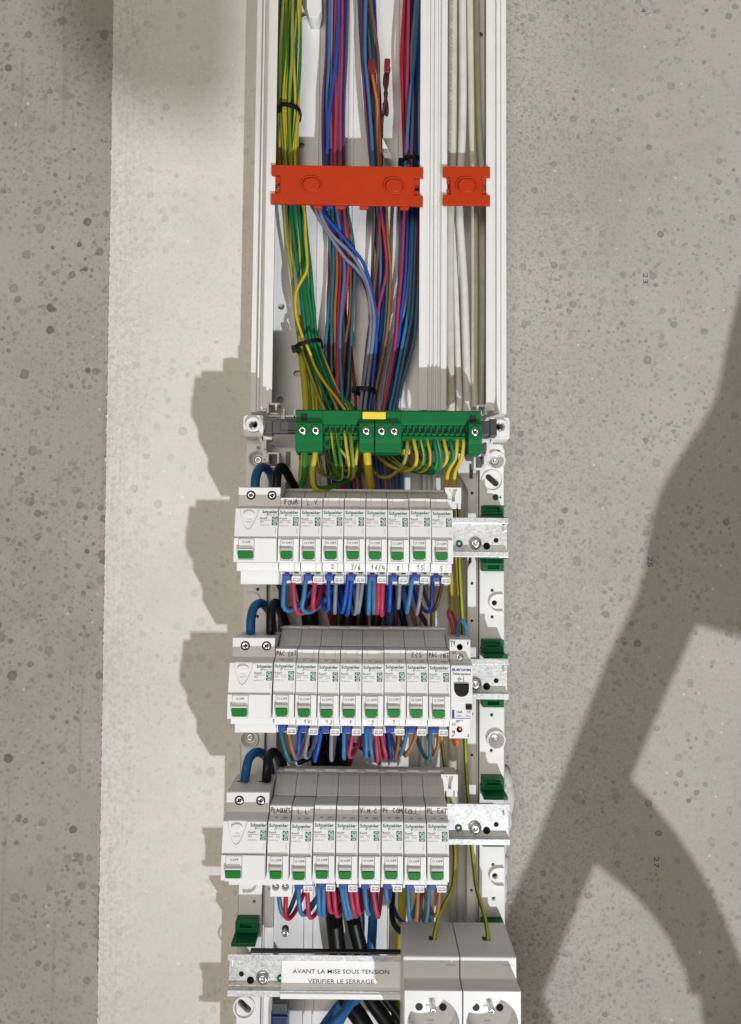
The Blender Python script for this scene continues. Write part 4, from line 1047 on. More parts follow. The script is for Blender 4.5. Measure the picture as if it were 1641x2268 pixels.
terminal('earth_terminal_block', 3.1, 96.6, [9.0, 20.0, 90.2], [(3.3, 26.3), (84.6, 96.4)], [(27.0, 83.8, 'top')], "longer right hand green earth terminal block under the white data cables", [(86, 92)])
tag(link('yellow_marker', plate('yellow_marker', rr(-7.8, 12.6, 116.2, 122.4, 0.5), [], 116.2, 119.4, YELLOW, 0.4)), "yellow marker tag on top of the two green terminal blocks", 'marker')
# little yellow bridge pieces peeping out below
for (u0, u1, v0, v1), lb in (((843 + 196 - 155, 908, 991, 1006), "yellow bridge piece under the right green terminal block"), ((838, 866, 993, 1004), None)):
    if lb:
        (xa_, za_), (xb_, zb_) = at(u0, v1, 104), at(u1, v0, 104)
        tag(link('yellow_bridge', MB().box(xa_, xb_, 98, 106, za_, zb_).mesh('yellow_bridge', YELLOW, 0.5)), lb, 'bridge piece')

# white end brackets that carry the bar
def end_bracket(s, label):
    X = -109.2 if s < 0 else 119.2
    t = thing('bar_bracket', X, 58, 116, label, 'bracket', 'white brackets at the terminal bar ends')
    link('base_block', plate('base_block', rr(-9.6, 9.2, -10.6, 10.0, (3, 2, 2, 3)), [circ(0, 1, 4.0)], 0.2, 22, WHITE, 0.6), t)
    link('ring', MB().lathe_d(0, 1, [(7.2, 21.8), (7.2, 24.4), (6.6, 25), (4.6, 25), (4.0, 24.2), (4.0, 4)], 30, False).mesh('ring', WHITE), t)
    link('ring_lug', MB().box(-.9, .9, 20, 24.2, 3.6, 5.2).box(-.9, .9, 20, 24.2, -3.4, -1.8).mesh('ring_lug', WHITE, 0.2), t)
    link('key_slot', MB().box(-1.3, 1.3, 8, 8.4, -3.4, 5.2).lathe_d(0, 1, [(2.7, 8.5), (0, 8.5)], 18).mesh('key_slot', HOLE), t)
    k = -s
    for a, b, c, d, e, f in ((10, 13, 2, 26, -22, -10), (13, 22, 4, 14, 12, 14), (12, 14, 4, 22, 12, 22), (14, 24, 4, 20, 20, 22), (20, 22, 4, 24, 14, 20), (24, 40, 4, 12, 10, 12), (26, 28, 4, 14, 8, 18), (36, 38, 4, 12, 10, 18), (12, 24, 4, 18, -26, -24), (22, 24, 4, 20, -38, -24), (12, 15, 4, 24, -34, -26), (15, 24, 4, 12, -38, -36), (8, 12, 2, 16, -30, -22), (11, 18, 14, 27, -14, -11)):
        link('guide_wall', MB().box(k * a, k * b, c, d, e, f).mesh('guide_wall', WHITE, 0.4), t)
    link('guide_rib', MB().prism_d([(k * 4, -10), (k * 7, -10), (k * 13, -24), (k * 11, -26)], 8, 20).mesh('guide_rib', WHITE, 0.4), t)
    link('dark_insert', MB().box(k * 15.5, k * 21, 5, 14, -36, -26).mesh('dark_insert', mat_insert), t)
    return t
end_bracket(-1, "white bracket with a round socket at the left end of the terminal bar")
end_bracket(1, "white bracket with a round socket at the right end of the terminal bar")

# ------------------------------------------------------------------ wires and cables
GRP = {}
def wire(colour, tri, r, label, group, kind='wire', sides=8, twist=0.012, step=4.0, phase=None, flat=1.0, survey=True):
    pts = px(*tri) if survey else tri
    o = tube('electric_wire' if kind == 'wire' else 'cable', pts, r, C[colour], sides, twist, phase, step, None, flat)
    return tag(o, label, kind, group)
def runs(us, vs, d, dj=0.0):
    """a run through stations vs at readings us; d a number or one per station"""
    out = []
    ph, am = rnd.uniform(0, 6.28), rnd.uniform(0.6, 1.7)
    us = [u + am * math.sin(ph + v / 41.0) + 0.6 * math.sin(ph * 3 + v / 17.0) for u, v in zip(us, vs)]
    for k, (u, v) in enumerate(zip(us, vs)):
        dd = d[k] if isinstance(d, (list, tuple)) else d
        out.append((u, v, dd + dj * math.sin(k * 1.7 + u)))
    return out
R15, R25 = 1.5, 1.75
# --- second bundle (blue, red and grey), above and below the wide orange clip
VA = [-60, 0, 120, 230, 365, 415, 462]
S2 = "second bundle"
for colour, us, d in (('purple', [727, 725, 722, 716, 717, 722, 728], 27), ('light blue', [732, 730, 728.5, 724.6, 727, 730, 736], 33), ('grey', [738, 736.5, 734, 733, 735, 738, 742], 30),
                      ('dark red', [742, 740.5, 738, 737, 738, 741, 746], 26), ('pink', [745, 743.6, 742.5, 743, 744, 747, 752], 36), ('blue', [752, 750, 746, 731, 724.6, 728, 733], 40),
                      ('red', [748, 747, 742, 740, 738.5, 742, 748], 34), ('pink', [760, 758.7, 756, 755, 754, 757, 763], 34), ('steel blue', [752, 752, 752, 748.5, 749, 752, 757], 31), ('dark blue', [765, 764, 762, 759, 758, 761, 765], 27), ('dark grey', [771, 769.8, 766, 762, 761, 765, 770], 22), ('dark red', [735, 735, 733, 729, 730, 733, 738], 20)):
    wire(colour, runs(us, VA, d, 1.2), R25, f"{colour} wire above the wide orange clip in the {S2}", f"wires of the second bundle above the clip")
VB = [440, 470, 530, 600, 690, 760, 860, 915, 1010, 1120, 1430]
for colour, us, d in (('dark red', [728, 727.8, 729, 730, 725.7, 722, 720, 719, 722, 735, 745], 22), ('steel blue', [733, 732, 731, 733, 728, 723.6, 722.5, 721, 725, 730, 735], 26), ('teal', [737, 736, 737, 739.7, 734, 733, 735, 733, 738, 745, 752], 30),
                      ('orange brown', [745, 745, 745, 746, 741.8, 743, 746, 744, 750, 752, 758], 28), ('red', [750, 750, 752, 754.7, 750, 748, 746, 742, 752, 762, 765], 31), ('light blue', [741, 745, 757, 763, 754.7, 753.7, 758, 759, 765, 775, 778], 35),
                      ('blue', [757, 757, 762, 764.5, 757, 750, 752, 751, 758, 770, 771], 29), ('pink', [762, 763, 768, 769.8, 759, 750, 748, 746, 770, 785, 784], 33), ('brown', [767, 768, 773, 776, 773, 765.5, 759, 757, 790, 798, 800], 27),
                      ('dark red', [769, 770, 775, 778, 774, 778.4, 784.8, 787, 790, 800, 812], 24), ('teal', [771, 772, 782, 784.8, 781.6, 778.4, 769.8, 763, 770, 772, 780], 29), ('dark blue', [747, 746, 744, 743, 740, 736, 737, 728, 735, 741, 750], 20)):
    wire(colour, runs(us, VB, [d + 0.0] * 8 + [24, 20, 18], 1.0), R15 if colour in ('teal', 'brown', 'dark red') else R25, f"{colour} wire below the wide orange clip in the {S2}", "wires of the second bundle below the clip")
# four wires that cross over to the third bundle
for colour, us, vs, d, lb in (
    ('grey', [698, 700, 724.6, 761, 787, 810.6, 820, 821, 810.6, 803, 798, 800], [430, 470, 513, 567, 593, 627, 685, 728, 814, 862, 915, 1010], 46, "lower of two grey wires crossing diagonally below the wide orange clip"),
    ('grey', [706, 709, 733, 776, 802, 815, 826.7, 828, 821, 813, 808, 812], [430, 470, 517, 560, 600, 634, 685, 728, 793, 862, 915, 1010], 48, "upper of two grey wires crossing diagonally below the wide orange clip"),
    ('blue', [710, 713, 745, 777, 801, 814, 825, 832, 833, 824, 818, 822], [430, 468, 507, 546, 576, 608, 653, 696, 755, 862, 915, 1010], 43, "blue wire crossing diagonally above the two grey wires below the clip"),
    ('dark blue', [715, 720, 756, 771, 786, 808, 818, 828, 826, 808, 802, 806], [430, 470, 549, 576, 597, 631, 668, 720, 790, 862, 915, 1010], 38, "dark blue wire crossing diagonally behind the two grey wires below the clip")):
    wire(colour, [(u, v, d if v < 780 else d - 6) for u, v in zip(us, vs)], R25, lb, "wires crossing to the third bundle")
def filler(cols, cu, hw, vs, d, n, lab, grp):
    for k in range(n):
        t0 = (k + 0.5) / n * 2 - 1
        us = [c + h * max(-1, min(1, t0 + rnd.uniform(-0.45, 0.45))) for c, h in zip(cu, hw)]
        wire(cols[k % len(cols)], runs(us, vs, d + rnd.uniform(-3, 3), 1.0), R15, f"{cols[k % len(cols)]} wire at the back of {lab}", grp)
filler(['dark blue', 'dark red', 'steel blue', 'purple', 'dark grey', 'brown'], [748, 747, 745, 740, 740, 746, 750], [22, 22, 20, 20, 18, 18, 18], VA, 16, 6, "the second bundle above the wide orange clip", "wires of the second bundle above the clip")
filler(['dark blue', 'dark red', 'dark grey', 'steel blue', 'dark brown', 'purple'], [748, 749, 752, 755, 752, 750, 750, 748, 755, 765, 778], [18, 20, 22, 24, 25, 25, 28, 26, 26, 24, 24], VB, 15, 6, "the second bundle below the wide orange clip", "wires of the second bundle below the clip")
# --- third bundle
S3 = "third bundle"
VC = [-60, 0, 120, 230, 365, 440]
for colour, us, d in (('dark grey', [794, 796, 800, 812, 827, 829], 22), ('purple', [799, 802, 803, 808.5, 821, 824], 27), ('light blue', [808, 808.5, 809, 818, 827.5, 833], 34),
                      ('teal', [815, 818, 828, 832, 832, 836], 22), ('brown', [818, 821, 836, 838, 842, 841], 36), ('dark blue', [826, 828, 836, 842, 845, 848], 24), ('dark red', [806, 806, 806, 813, 824, 826], 24), ('dark grey', [812, 813, 822, 828, 834, 838], 19)):
    wire(colour, runs(us, VC, d, 0.8), R25 if colour == 'light blue' else R15, f"{colour} wire above the wide orange clip in the {S3}", "wires of the third bundle above the clip")
VD = [440, 465, 530, 600, 690, 760, 860, 915, 1010, 1120, 1430]
for colour, us, d in (('dark grey', [828, 828, 827, 825.6, 821, 812.7, 804, 800, 812, 820, 825], 24), ('brown', [842, 841.7, 838, 832, 824.5, 815, 812, 810, 818, 830, 834], 32), ('light blue', [834, 835, 841, 843.9, 838.5, 831, 822, 818, 830, 842, 846], 29),
                      ('pink', [842, 843, 852, 856, 837, 830, 815, 812, 822, 836, 850], 34), ('dark blue', [848, 848, 851, 853.6, 846, 838, 826, 822, 835, 850, 858], 26), ('teal', [853, 853.5, 856, 857.9, 853.5, 849, 834, 829, 846, 858, 870], 28),
                      ('orange brown', [856, 857, 859, 864, 862, 853.6, 832, 824, 850, 868, 885], 31), ('dark red', [846, 846, 848, 850, 836, 826, 806, 803, 812, 826, 840], 20), ('purple', [838, 838, 836, 838, 830, 822, 818, 815, 824, 838, 846], 22), ('dark grey', [851, 851, 853, 855, 848, 840, 824, 819, 838, 855, 866], 23)):
    wire(colour, runs(us, VD, [d] * 8 + [24, 20, 18], 0.8), R15, f"{colour} wire below the wide orange clip in the {S3}", "wires of the third bundle below the clip")
filler(['dark blue', 'dark red', 'dark grey', 'teal'], [810, 812, 818, 827, 835, 839], [14, 14, 13, 12, 9, 9], VC, 15, 4, "the third bundle above the wide orange clip", "wires of the third bundle above the clip")
filler(['dark blue', 'brown', 'dark grey', 'dark red', 'purple'], [842, 842, 843, 843, 838, 832, 818, 813, 828, 842, 852], [12, 12, 14, 15, 18, 18, 14, 14, 16, 18, 20], VD, 15, 5, "the third bundle below the wide orange clip", "wires of the third bundle below the clip")
# --- fourth bundle
S4 = "fourth bundle"
for colour, us, d in (('red', [896, 894.8, 890, 892, 897, 899], 30), ('purple', [902, 901, 896, 897, 902, 904], 25), ('pink', [908, 906.7, 902.7, 901, 904, 903], 34), ('dark blue', [914, 914.6, 914, 919, 917.8, 915], 27),
                      ('grey', [920, 920, 912, 913.8, 911.4, 911], 31), ('light blue', [929, 927, 917.8, 908, 897, 893], 39), ('blue', [926, 926, 925, 922, 921, 918], 25), ('dark blue', [906, 906, 906, 911, 908, 908], 20), ('dark grey', [925, 925, 921, 919, 924, 923], 20)):
    wire(colour, runs(us, [-60, 0, 120, 230, 365, 440], d, 0.8), R25, f"{colour} wire above the wide orange clip in the {S4}", "wires of the fourth bundle above the clip")
for colour, us, d in (('light blue', [891, 889, 884.7, 881, 873, 862, 853, 860, 866, 866], 30), ('pink', [898, 896, 889, 882.6, 875, 858, 851, 856, 862, 870], 37), ('blue', [905, 904, 898.7, 890, 880, 862, 848, 852, 858, 862], 32),
                      ('grey', [910, 909, 905, 894, 868, 850, 846, 850, 856, 856], 28), ('light blue', [916, 914, 911, 903, 892, 873, 862, 866, 872, 874], 34), ('steel blue', [922, 921, 917, 911.6, 900.8, 881, 871, 876, 880, 884], 30),
                      ('dark red', [926, 926, 922, 913.8, 903, 884, 868, 870, 878, 880], 27), ('steel blue', [929, 928, 926, 921, 916, 888, 877, 884, 890, 896], 26), ('dark blue', [914, 913, 908, 899, 888, 868, 858, 864, 870, 872], 23)):
    wire(colour, runs(us, [440, 470, 600, 690, 760, 860, 915, 1010, 1120, 1430], [d] * 7 + [24, 20, 18], 0.8), R25, f"{colour} wire below the wide orange clip in the {S4}", "wires of the fourth bundle below the clip")
filler(['dark blue', 'dark grey', 'dark red', 'steel blue'], [911, 911, 908, 910, 912, 911], [16, 16, 15, 13, 13, 12], [-60, 0, 120, 230, 365, 440], 14, 4, "the fourth bundle above the wide orange clip", "wires of the fourth bundle above the clip")
filler(['dark blue', 'dark grey', 'dark red', 'steel blue'], [909, 908, 904, 900, 890, 870, 860, 865, 870, 872], [16, 16, 16, 17, 18, 16, 12, 12, 12, 12], [440, 470, 600, 690, 760, 860, 915, 1010, 1120, 1430], 16, 4, "the fourth bundle below the wide orange clip", "wires of the fourth bundle below the clip")
# --- first bundle: green and yellow earth wires
S1 = "leftmost bundle"
VE = [-60, 0, 120, 235, 365, 440]
for colour, us, d, r in (('green', [622, 621.5, 619, 620, 626, 630], 20, R25), ('olive', [630, 627.6, 621, 622, 629, 632], 32, R25), ('green yellow', [637, 635, 633, 627.6, 636, 640], 36, R15), ('green yellow', [644, 642.6, 637, 632, 640, 643], 34, R15),
                      ('olive', [651, 649, 647, 641, 644, 647], 40, R25), ('green', [657, 655, 653, 647, 646, 649], 30, R25), ('green yellow', [663, 659.5, 664.5, 656.7, 655, 661], 33, R15), ('green yellow', [667, 664, 667, 659, 659, 664], 29, R15),
                      ('yellow', [648, 647, 650, 654, 647, 650], 36, R15), ('plain green', [660, 657, 657, 652, 651, 656], 24, R25), ('yellow', [632, 631, 628, 619, 621, 626], 30, R25), ('green', [641, 640, 640, 643, 653, 658], 22, R25), ('olive', [640, 640, 630, 636, 634, 637], 26, R15)):
    wire(colour, runs(us, VE, d, 1.0), r, f"{colour} earth wire above the wide orange clip in the {S1}", "earth wires above the clip", twist=0.006)
VF = [430, 470, 530, 600, 690, 760, 860, 905, 945]
for colour, us, d, r in (('olive', [626, 628.5, 634, 646, 654, 664, 700, 718, 730], 36, R25), ('yellow', [636, 637.7, 643, 649, 657, 668, 698, 712, 722], 28, R15), ('plain green', [643, 646, 652, 658, 672, 683, 712, 730, 744], 38, R25),
                      ('green', [650, 653, 660, 667, 679, 689, 724, 747, 758], 33, R25), ('plain green', [658, 661.5, 669, 676, 688, 697, 733, 759, 772], 36, R25), ('green', [665, 668, 675, 683, 692, 702, 741, 768, 782], 30, R25),
                      ('green', [672, 674, 681, 688, 694.5, 706, 749, 781, 796], 33, R25), ('yellow', [660, 662, 668, 676, 688, 700, 748, 776, 790], 25, R25), ('olive', [646, 648, 654, 664, 673, 680, 706, 722, 735], 25, R15), ('green', [640, 642, 650, 660, 668, 676, 690, 700, 706], 20, R25)):
    wire(colour, runs(us, VF, [d] * 7 + [d + 4, d + 6], 0.8), r, f"{colour} earth wire below the wide orange clip in the {S1}", "earth wires below the clip", twist=0.006)
wire('yellow', [(664, 440, 43), (674, 470, 44), (677, 530, 46), (680.5, 592, 48), (670, 618, 49), (655.5, 648, 50), (656, 698, 49), (671, 748, 48), (684, 775, 47), (699, 815, 45), (723, 853, 44), (742, 877, 44), (758, 899, 44), (775, 925, 44)], R15,
     "yellow wire with a kink lying in front of the earth bundle", "front earth wire", twist=0.002, phase=0.1)
# heavy earth cable and the thin pair beside it running down to the green block
wire('green yellow', [(662, 700, 24), (667, 770, 26), (673, 830, 28), (677, 880, 30), (678, 915, 32), (678, 960, 34)], 3.6, "thick green and yellow earth cable left of the fanned wires", "heavy earth cable", 'cable', 12, 0.0, 4.0, 0.32)
for k in range(7):
    u0, u1 = 664 + k * 4.2, 690 + k * 4.6
    wire(('olive', 'green yellow', 'olive', 'green yellow', 'olive', 'green yellow', 'green')[k], [(u0, 745, 24), (u0 + 9 + k, 800, 26), (u1 - 4, 860, 30), (u1 + (k % 3 - 1) * 2, 905, 36), (u1 + 2, 950, 40)], 1.35, "thin earth wire in the spray above the left green block", "thin earth wires above the left block", twist=0.01)
# wires out of the lower side of the green blocks
LB = "under the left green terminal block"
wire('green yellow', [(674, 985, 112), (675, 1010, 113), (674, 1045, 112), (670, 1066, 104), (668, 1072, 92), (668, 1060, 70), (670, 1020, 50)], 3.4, "thick green yellow earth cable looping " + LB, "loops under the left block", 'cable', 12, 0.0, 3.0, 0.62)
wire('green yellow', [(699, 985, 112), (697, 1010, 113), (692, 1050, 112), (697, 1078, 110), (712, 1083, 104), (740, 1076, 92), (775, 1058, 80), (800, 1040, 70)], 2.7, "yellow green earth cable bending right " + LB, "loops under the left block", 'cable', 12, 0.004, 3.0, 0.25)
for i, (a, b, cl) in enumerate((((734, 955), (746, 1052), 'green yellow'), ((747, 956), (757, 1056), 'green yellow'), ((763, 955), (774, 1052), 'green yellow'), ((776, 957), (783, 1054), 'olive'), ((791, 985), (788, 1040), 'green yellow'), ((752, 985), (768, 1028), 'olive'))):
    wire(cl, [(a[0] - 1, a[1] - 4, 108), (a[0], a[1] + 6, 114), ((a[0] * 2 + b[0]) / 3, (a[1] * 2 + b[1]) / 3, 116), (b[0], b[1] - 14, 113), (b[0] - 2, b[1] + 4, 104), (b[0] - 16, b[1] + 4, 84), (b[0] - 40, b[1] - 8, 62), (b[0] - 50, b[1] - 50, 44)], 1.5 if i != 3 else 1.75, f"thin earth wire looping {LB}", "thin loops under the left block", twist=0.012, step=3.0)
wire('yellow', [(812, 985, 112), (813, 1012, 112), (816, 1040, 106), (821, 1075, 84), (824, 1110, 60), (826, 1200, 30)], 3.6, "thick yellow earth cable dropping straight from the joint of the two green blocks", "heavy yellow cable", 'cable', 12, 0.0, 4.0, 0.42)
wire('olive', [(902, 974, 112), (901, 1000, 114), (893, 1030, 111), (878, 1045, 102), (862, 1056, 94), (845, 1057, 86), (828, 1045, 76), (808, 1020, 62), (790, 990, 50)], 1.7, "olive earth wire swinging left in a wide loop under the right green block", "loops under the right block", twist=0.004)
RBL = "looping left under the right green terminal block"
for i, (u, cl, b) in enumerate(((917, 'yellow', 1042), (934, 'green', 1042), (948, 'yellow', 1045), (962, 'teal green', 1046), (972, 'green', 1047), (984, 'yellow', 1036), (998, 'teal green', 1031))):
    wire(cl, [(u - 2, 970, 110), (u + 1, 985, 114), (u + 6, 1008, 115), (u + 3, b - 12, 112), (u - 12, b, 104), (u - 34, b - 2, 92), (u - 62, b - 16, 76), (u - 86, b - 38, 58), (u - 102, b - 66, 44)], 1.7, {'yellow': "yellow striped", 'green': "green striped", 'teal green': "teal green"}[cl] + f" earth wire {RBL}", "loops under the right block", twist=0.004, step=3.0)
for u, v2, lb in ((1012, 990, "left of the pair of yellow earth wires dropping from the right green block"), (1026, 1006, "right of the pair of yellow earth wires dropping from the right green block")):
    wire('yellow', [(u, 970, 110), (u, 985, 113), (u - 4, 1015, 110), (v2 + 2, 1045, 100), (v2, 1075, 90), (v2 - 1, 1130, 60), (v2 + 6, 1240, 40), (v2 + 14, 1390, 38), (v2 + 16, 1500, 38)], 1.8, lb, "pair of yellow earth wires", twist=0.002, phase=0.15)
# earth wires in the right hand gutter, ending in the sockets
wire('green yellow', [(1014, 1090, 62), (1016, 1200, 64), (1017, 1260, 66), (1021, 1330, 68), (1025, 1400, 66), (1028, 1500, 62), (1029, 1600, 62), (1031, 1680, 66), (1036, 1760, 70), (1041, 1830, 76), (1046, 1890, 84), (1054, 1960, 96), (1063, 1995, 104), (1072, 2025, 112), (1079, 2062, 122), (1080, 2092, 128)], 1.75, "green yellow earth wire running down the right gutter into the right socket", "earth wires to the sockets", twist=0.0, phase=0.02)
wire('green yellow', [(957, 1150, 50), (960, 1290, 46), (958, 1400, 44), (975, 1610, 46), (984, 1690, 50), (992, 1780, 60), (1003, 1850, 76), (1007, 1890, 86), (1005, 1945, 96), (998, 1976, 104), (982, 2006, 112), (970, 2035, 118), (963, 2065, 124), (960, 2092, 128)], 1.75, "green yellow earth wire curving into the left socket's top", "earth wires to the sockets", twist=0.0, phase=0.02)

# white data cables in the right channel
DC = "white data cable in the right hand channel"
for cl, us, d, r, lb in (('off white', [1003, 1003, 1002, 1000, 997, 995, 995, 995, 997, 998, 1003, 1002, 1003], 36, 4.5, "printed off white data cable at the left of the right channel"),
                  ('white', [1007, 1007, 1006, 1004, 1003, 1005, 1008, 1011, 1016, 1017, 1009, 1006, 1006], 29, 3.7, "white data cable half hidden by the printed one, then leaning right below the clip"),
                  ('white', [1024, 1024, 1025, 1020, 1017, 1023, 1027, 1030, 1034, 1034, 1022, 1020, 1020], 36, 3.9, "white data cable second from left above the narrow orange clip"),
                  ('off white', [1040, 1040, 1044, 1048, 1050, 1050, 1051, 1051, 1050, 1050, 1034, 1030, 1030], 33, 3.8, "cream data cable standing near the middle of the right channel"),
                  ('off white', [1054, 1054, 1058, 1067, 1067, 1067, 1067, 1067, 1065, 1063, 1044, 1040, 1040], 15, 3.4, "shaded data cable at the channel's right back")):
    vs = [-60, 0, 230, 390, 460, 560, 620, 700, 850, 910, 1090, 1400, 2150]
    o = wire(cl, [(u, v, d if v < 950 else min(d, 30) - 4) for u, v in zip(us, vs)], r, lb, "data cables", 'cable', 12, step=6.0)
    if lb.startswith('printed'):
        tm = MB()
        xa, za = at(997, 366, 40.6); xb, zb = at(1003, -30, 40.6)
        vs_, fs_, a, b = text_raw("TV.8 16-23 ZHORFTV - 4 PAIR AWG23 F/FTP - XXX DT-12", 0.0)
        L = zb - za
        tm.add([(xa + (xb - xa) * (px_ - a) / (b - a) + 0.6 - pz * 3.1, 40.7 - abs(pz * 3.1 - 1.1) * .12, za + L * (px_ - a) / (b - a)) for px_, pz in vs_], fs_)
        link('cable_print', tm.mesh('cable_print', INKG), o)
    if lb.startswith('cream'):
        tm = MB(); xa, za = at(1006, 1350, 32); xb, zb = at(1000, 1245, 32)
        put_text(tm, "F/FTP - XPC9", xa - 2, xa + 40, za, 3.0, 30.2, 0.0, 90)
        link('cable_print', tm.mesh('cable_print', INKM), o)

# --- loops below the breakers: each wire leaves its terminal, dips and turns back behind the row
def hang(row, colour, uv0, uv1, r, d0=131.0, dx=0.0, label=None, group=None, back=1):
    (u0, v0), (u1, v1) = uv0, uv1
    x0, z0 = at(u0, v0, d0 + 4); x1, z1 = at(u1, v1, d0 - 3)
    x2 = x1 + dx
    pts = [(x0, d0 + 2, z0 + 7), (x0, d0 + 3, z0), (x0 * .45 + x1 * .55, d0 + 3, z0 * .45 + z1 * .55), (x1, d0, z1 + 4), (x1 + dx * .12, d0 - 5, z1), (x1 + dx * .35, d0 - 15, z1 + 2), (x1 + dx * .7, d0 - 34, z1 + 13), (x2, d0 - 58, z1 + 30), (x2 + dx * .1, 40, z1 + 52)]
    return wire(colour, pts, r, label, group, step=3.0, survey=False)
names = {0: "top row", 1: "middle row", 2: "bottom row"}
def z4(x, z): return (546.9 + x * .2917, (1480 + z * .3413) * .8547)
def z5(x, z): return (546.9 + x * .2917, (1860 + z * .3413) * .8547)
def z6(x, z): return (512.8 + x * .2604, (2260 + z * .3047) * .8547)
ROWW = [
 [('light blue', 283, 278, 300, 28, 'FOUR'), ('pink', 350, 372, 322, 26, 'FOUR'), ('light blue', 445, 420, 312, 30, 'L.V'), ('pink', 515, 502, 292, 6, 'L.V'), ('blue', 620, 622, 300, -14, '2'), ('grey', 675, 668, 318, -2, '2'),
  ('blue', 765, 735, 312, -12, '3/6'), ('blue', 795, 770, 330, -10, '3/6'), ('grey', 845, 830, 325, -10, '3/6'), ('grey', 878, 850, 315, -6, '3/6'), ('light blue', 932, 924, 320, -2, '16/4'), ('steel blue', 966, 962, 318, 2, '16/4'), ('pink', 1000, 993, 318, -4, '16/4'), ('pink', 1032, 1022, 335, 4, '16/4'),
  ('blue', 1090, 1080, 300, -2, '8'), ('grey', 1160, 1150, 280, 0, '8'), ('light blue', 1250, 1218, 312, -2, '15'), ('grey', 1328, 1295, 325, -4, '15'), ('dark blue', 1410, 1395, 312, -16, '5'), ('dark brown', 1485, 1430, 300, -10, '5')],
 [('teal', 255, 318, 335, 12, 'PAC EXT'), ('orange brown', 315, 362, 312, 12, 'PAC EXT'), ('blue', 402, 390, 310, -4, '10'), ('grey', 470, 440, 305, 12, '10'), ('blue', 565, 522, 330, -6, '13'), ('grey', 642, 640, 325, 2, '13'), ('light blue', 738, 736, 312, 2, '7'), ('pink', 805, 775, 302, 14, '7'),
  ('light blue', 905, 906, 302, -4, '9'), ('light blue', 930, 950, 322, 4, '9'), ('pink', 978, 992, 338, -2, '9'), ('pink', 1020, 1055, 315, -6, '9'), ('dark blue', 1075, 1092, 318, -4, '1'), ('brown', 1160, 1130, 318, 4, '1'), ('steel blue', 1215, 1170, 292, -12, 'ECS'), ('orange brown', 1295, 1215, 294, -8, 'ECS'), ('teal', 1390, 1388, 318, -14, 'PAC iNT'), ('orange brown', 1468, 1432, 290, -6, 'PAC iNT')],
 [('steel blue', 400, 440, 380, 14, 'PLAQUES'), ('red', 460, 464, 402, 20, 'PLAQUES'), ('light blue', 565, 592, 368, 24, 'L.L'), ('pink', 642, 660, 392, 20, 'L.L'), ('light blue', 740, 748, 372, 8, '3rd'), ('light blue', 782, 784, 376, 4, '3rd'), ('pink', 818, 838, 345, 16, '3rd'), ('pink', 868, 892, 378, 14, '3rd'),
  ('light blue', 935, 985, 398, 8, '4th'), ('light blue', 962, 1015, 388, 8, '4th'), ('pink', 1008, 1050, 380, 12, '4th'), ('pink', 1058, 1080, 352, 14, '4th'), ('light blue', 1130, 1156, 360, 10, 'V.M.C'), ('pink', 1200, 1240, 388, 6, 'V.M.C'), ('light blue', 1310, 1326, 262, 6, 'Pc COM'), ('steel blue', 1500, 1508, 402, 16, 'COLL.')]]
for row, lst in enumerate(ROWW):
    zf = (z4, z5, z6)[row]; ztop = (78, 92, 120)[row]
    for cl, xa, xb, zb, dx, nm in lst:
        zt = ztop if not (row == 2 and nm == 'PLAQUES') else 195
        k_ = {'3rd': 2, '4th': 3}.get(nm)
        if k_ is None: k_ = [i for i in range(8) if nm.upper() in (UPPER[row][i].upper(), LOWER[row][i].upper())][0]
        nmw = f"the {('first', 'second', 'third', 'fourth', 'fifth', 'sixth', 'seventh', 'last')[k_]} breaker of the {names[row]}"
        hang(row, cl, zf(xa, zt - (0 if row == 2 else 0)), zf(xb, zb), 1.95 if cl in ('light blue', 'pink', 'red', 'steel blue') and row != 1 else 1.7, 131 if nm != 'PLAQUES' else 126, dx, f"{cl} wire looping below {nmw}", f"wire loops below the {names[row]}")
for cl, u0, u1, vb, dx, nm in (('orange brown', 926, 922, 2042, 10, 'COLL.'), ('steel blue', 950, 944, 2044, -8, 'PL EXT'), ('orange brown', 974, 967, 2030, -14, 'PL EXT')):
    hang(2, cl, (u0, 1970), (u1, vb), 1.7, 131, dx, f"{cl} wire looping below the {'seventh' if nm[0] == 'C' else 'last'} breaker of the bottom row", "wire loops below the bottom row")
wire('orange', [(1010, 1636, 140), (1013, 1645, 136), (1012, 1650, 124), (1006, 1640, 100), (1000, 1600, 70)], 2.0, "orange wire stub under the pulse switch", "relay wires")
wire('pink', [(1003, 1404, 120), (1000, 1385, 118), (993, 1362, 112), (995, 1350, 104), (1003, 1360, 98), (1010, 1385, 92), (1012, 1410, 80)], 1.5, "pink wire loop standing on top of the pulse switch", "relay wires", step=2.0)
wire('light blue', [(1014, 1412, 124), (1014, 1395, 123), (1017, 1378, 119), (1022, 1372, 112), (1029, 1380, 106), (1033, 1400, 100), (1034, 1420, 80)], 1.5, "light blue wire loop standing on top of the pulse switch", "relay wires", step=2.0)

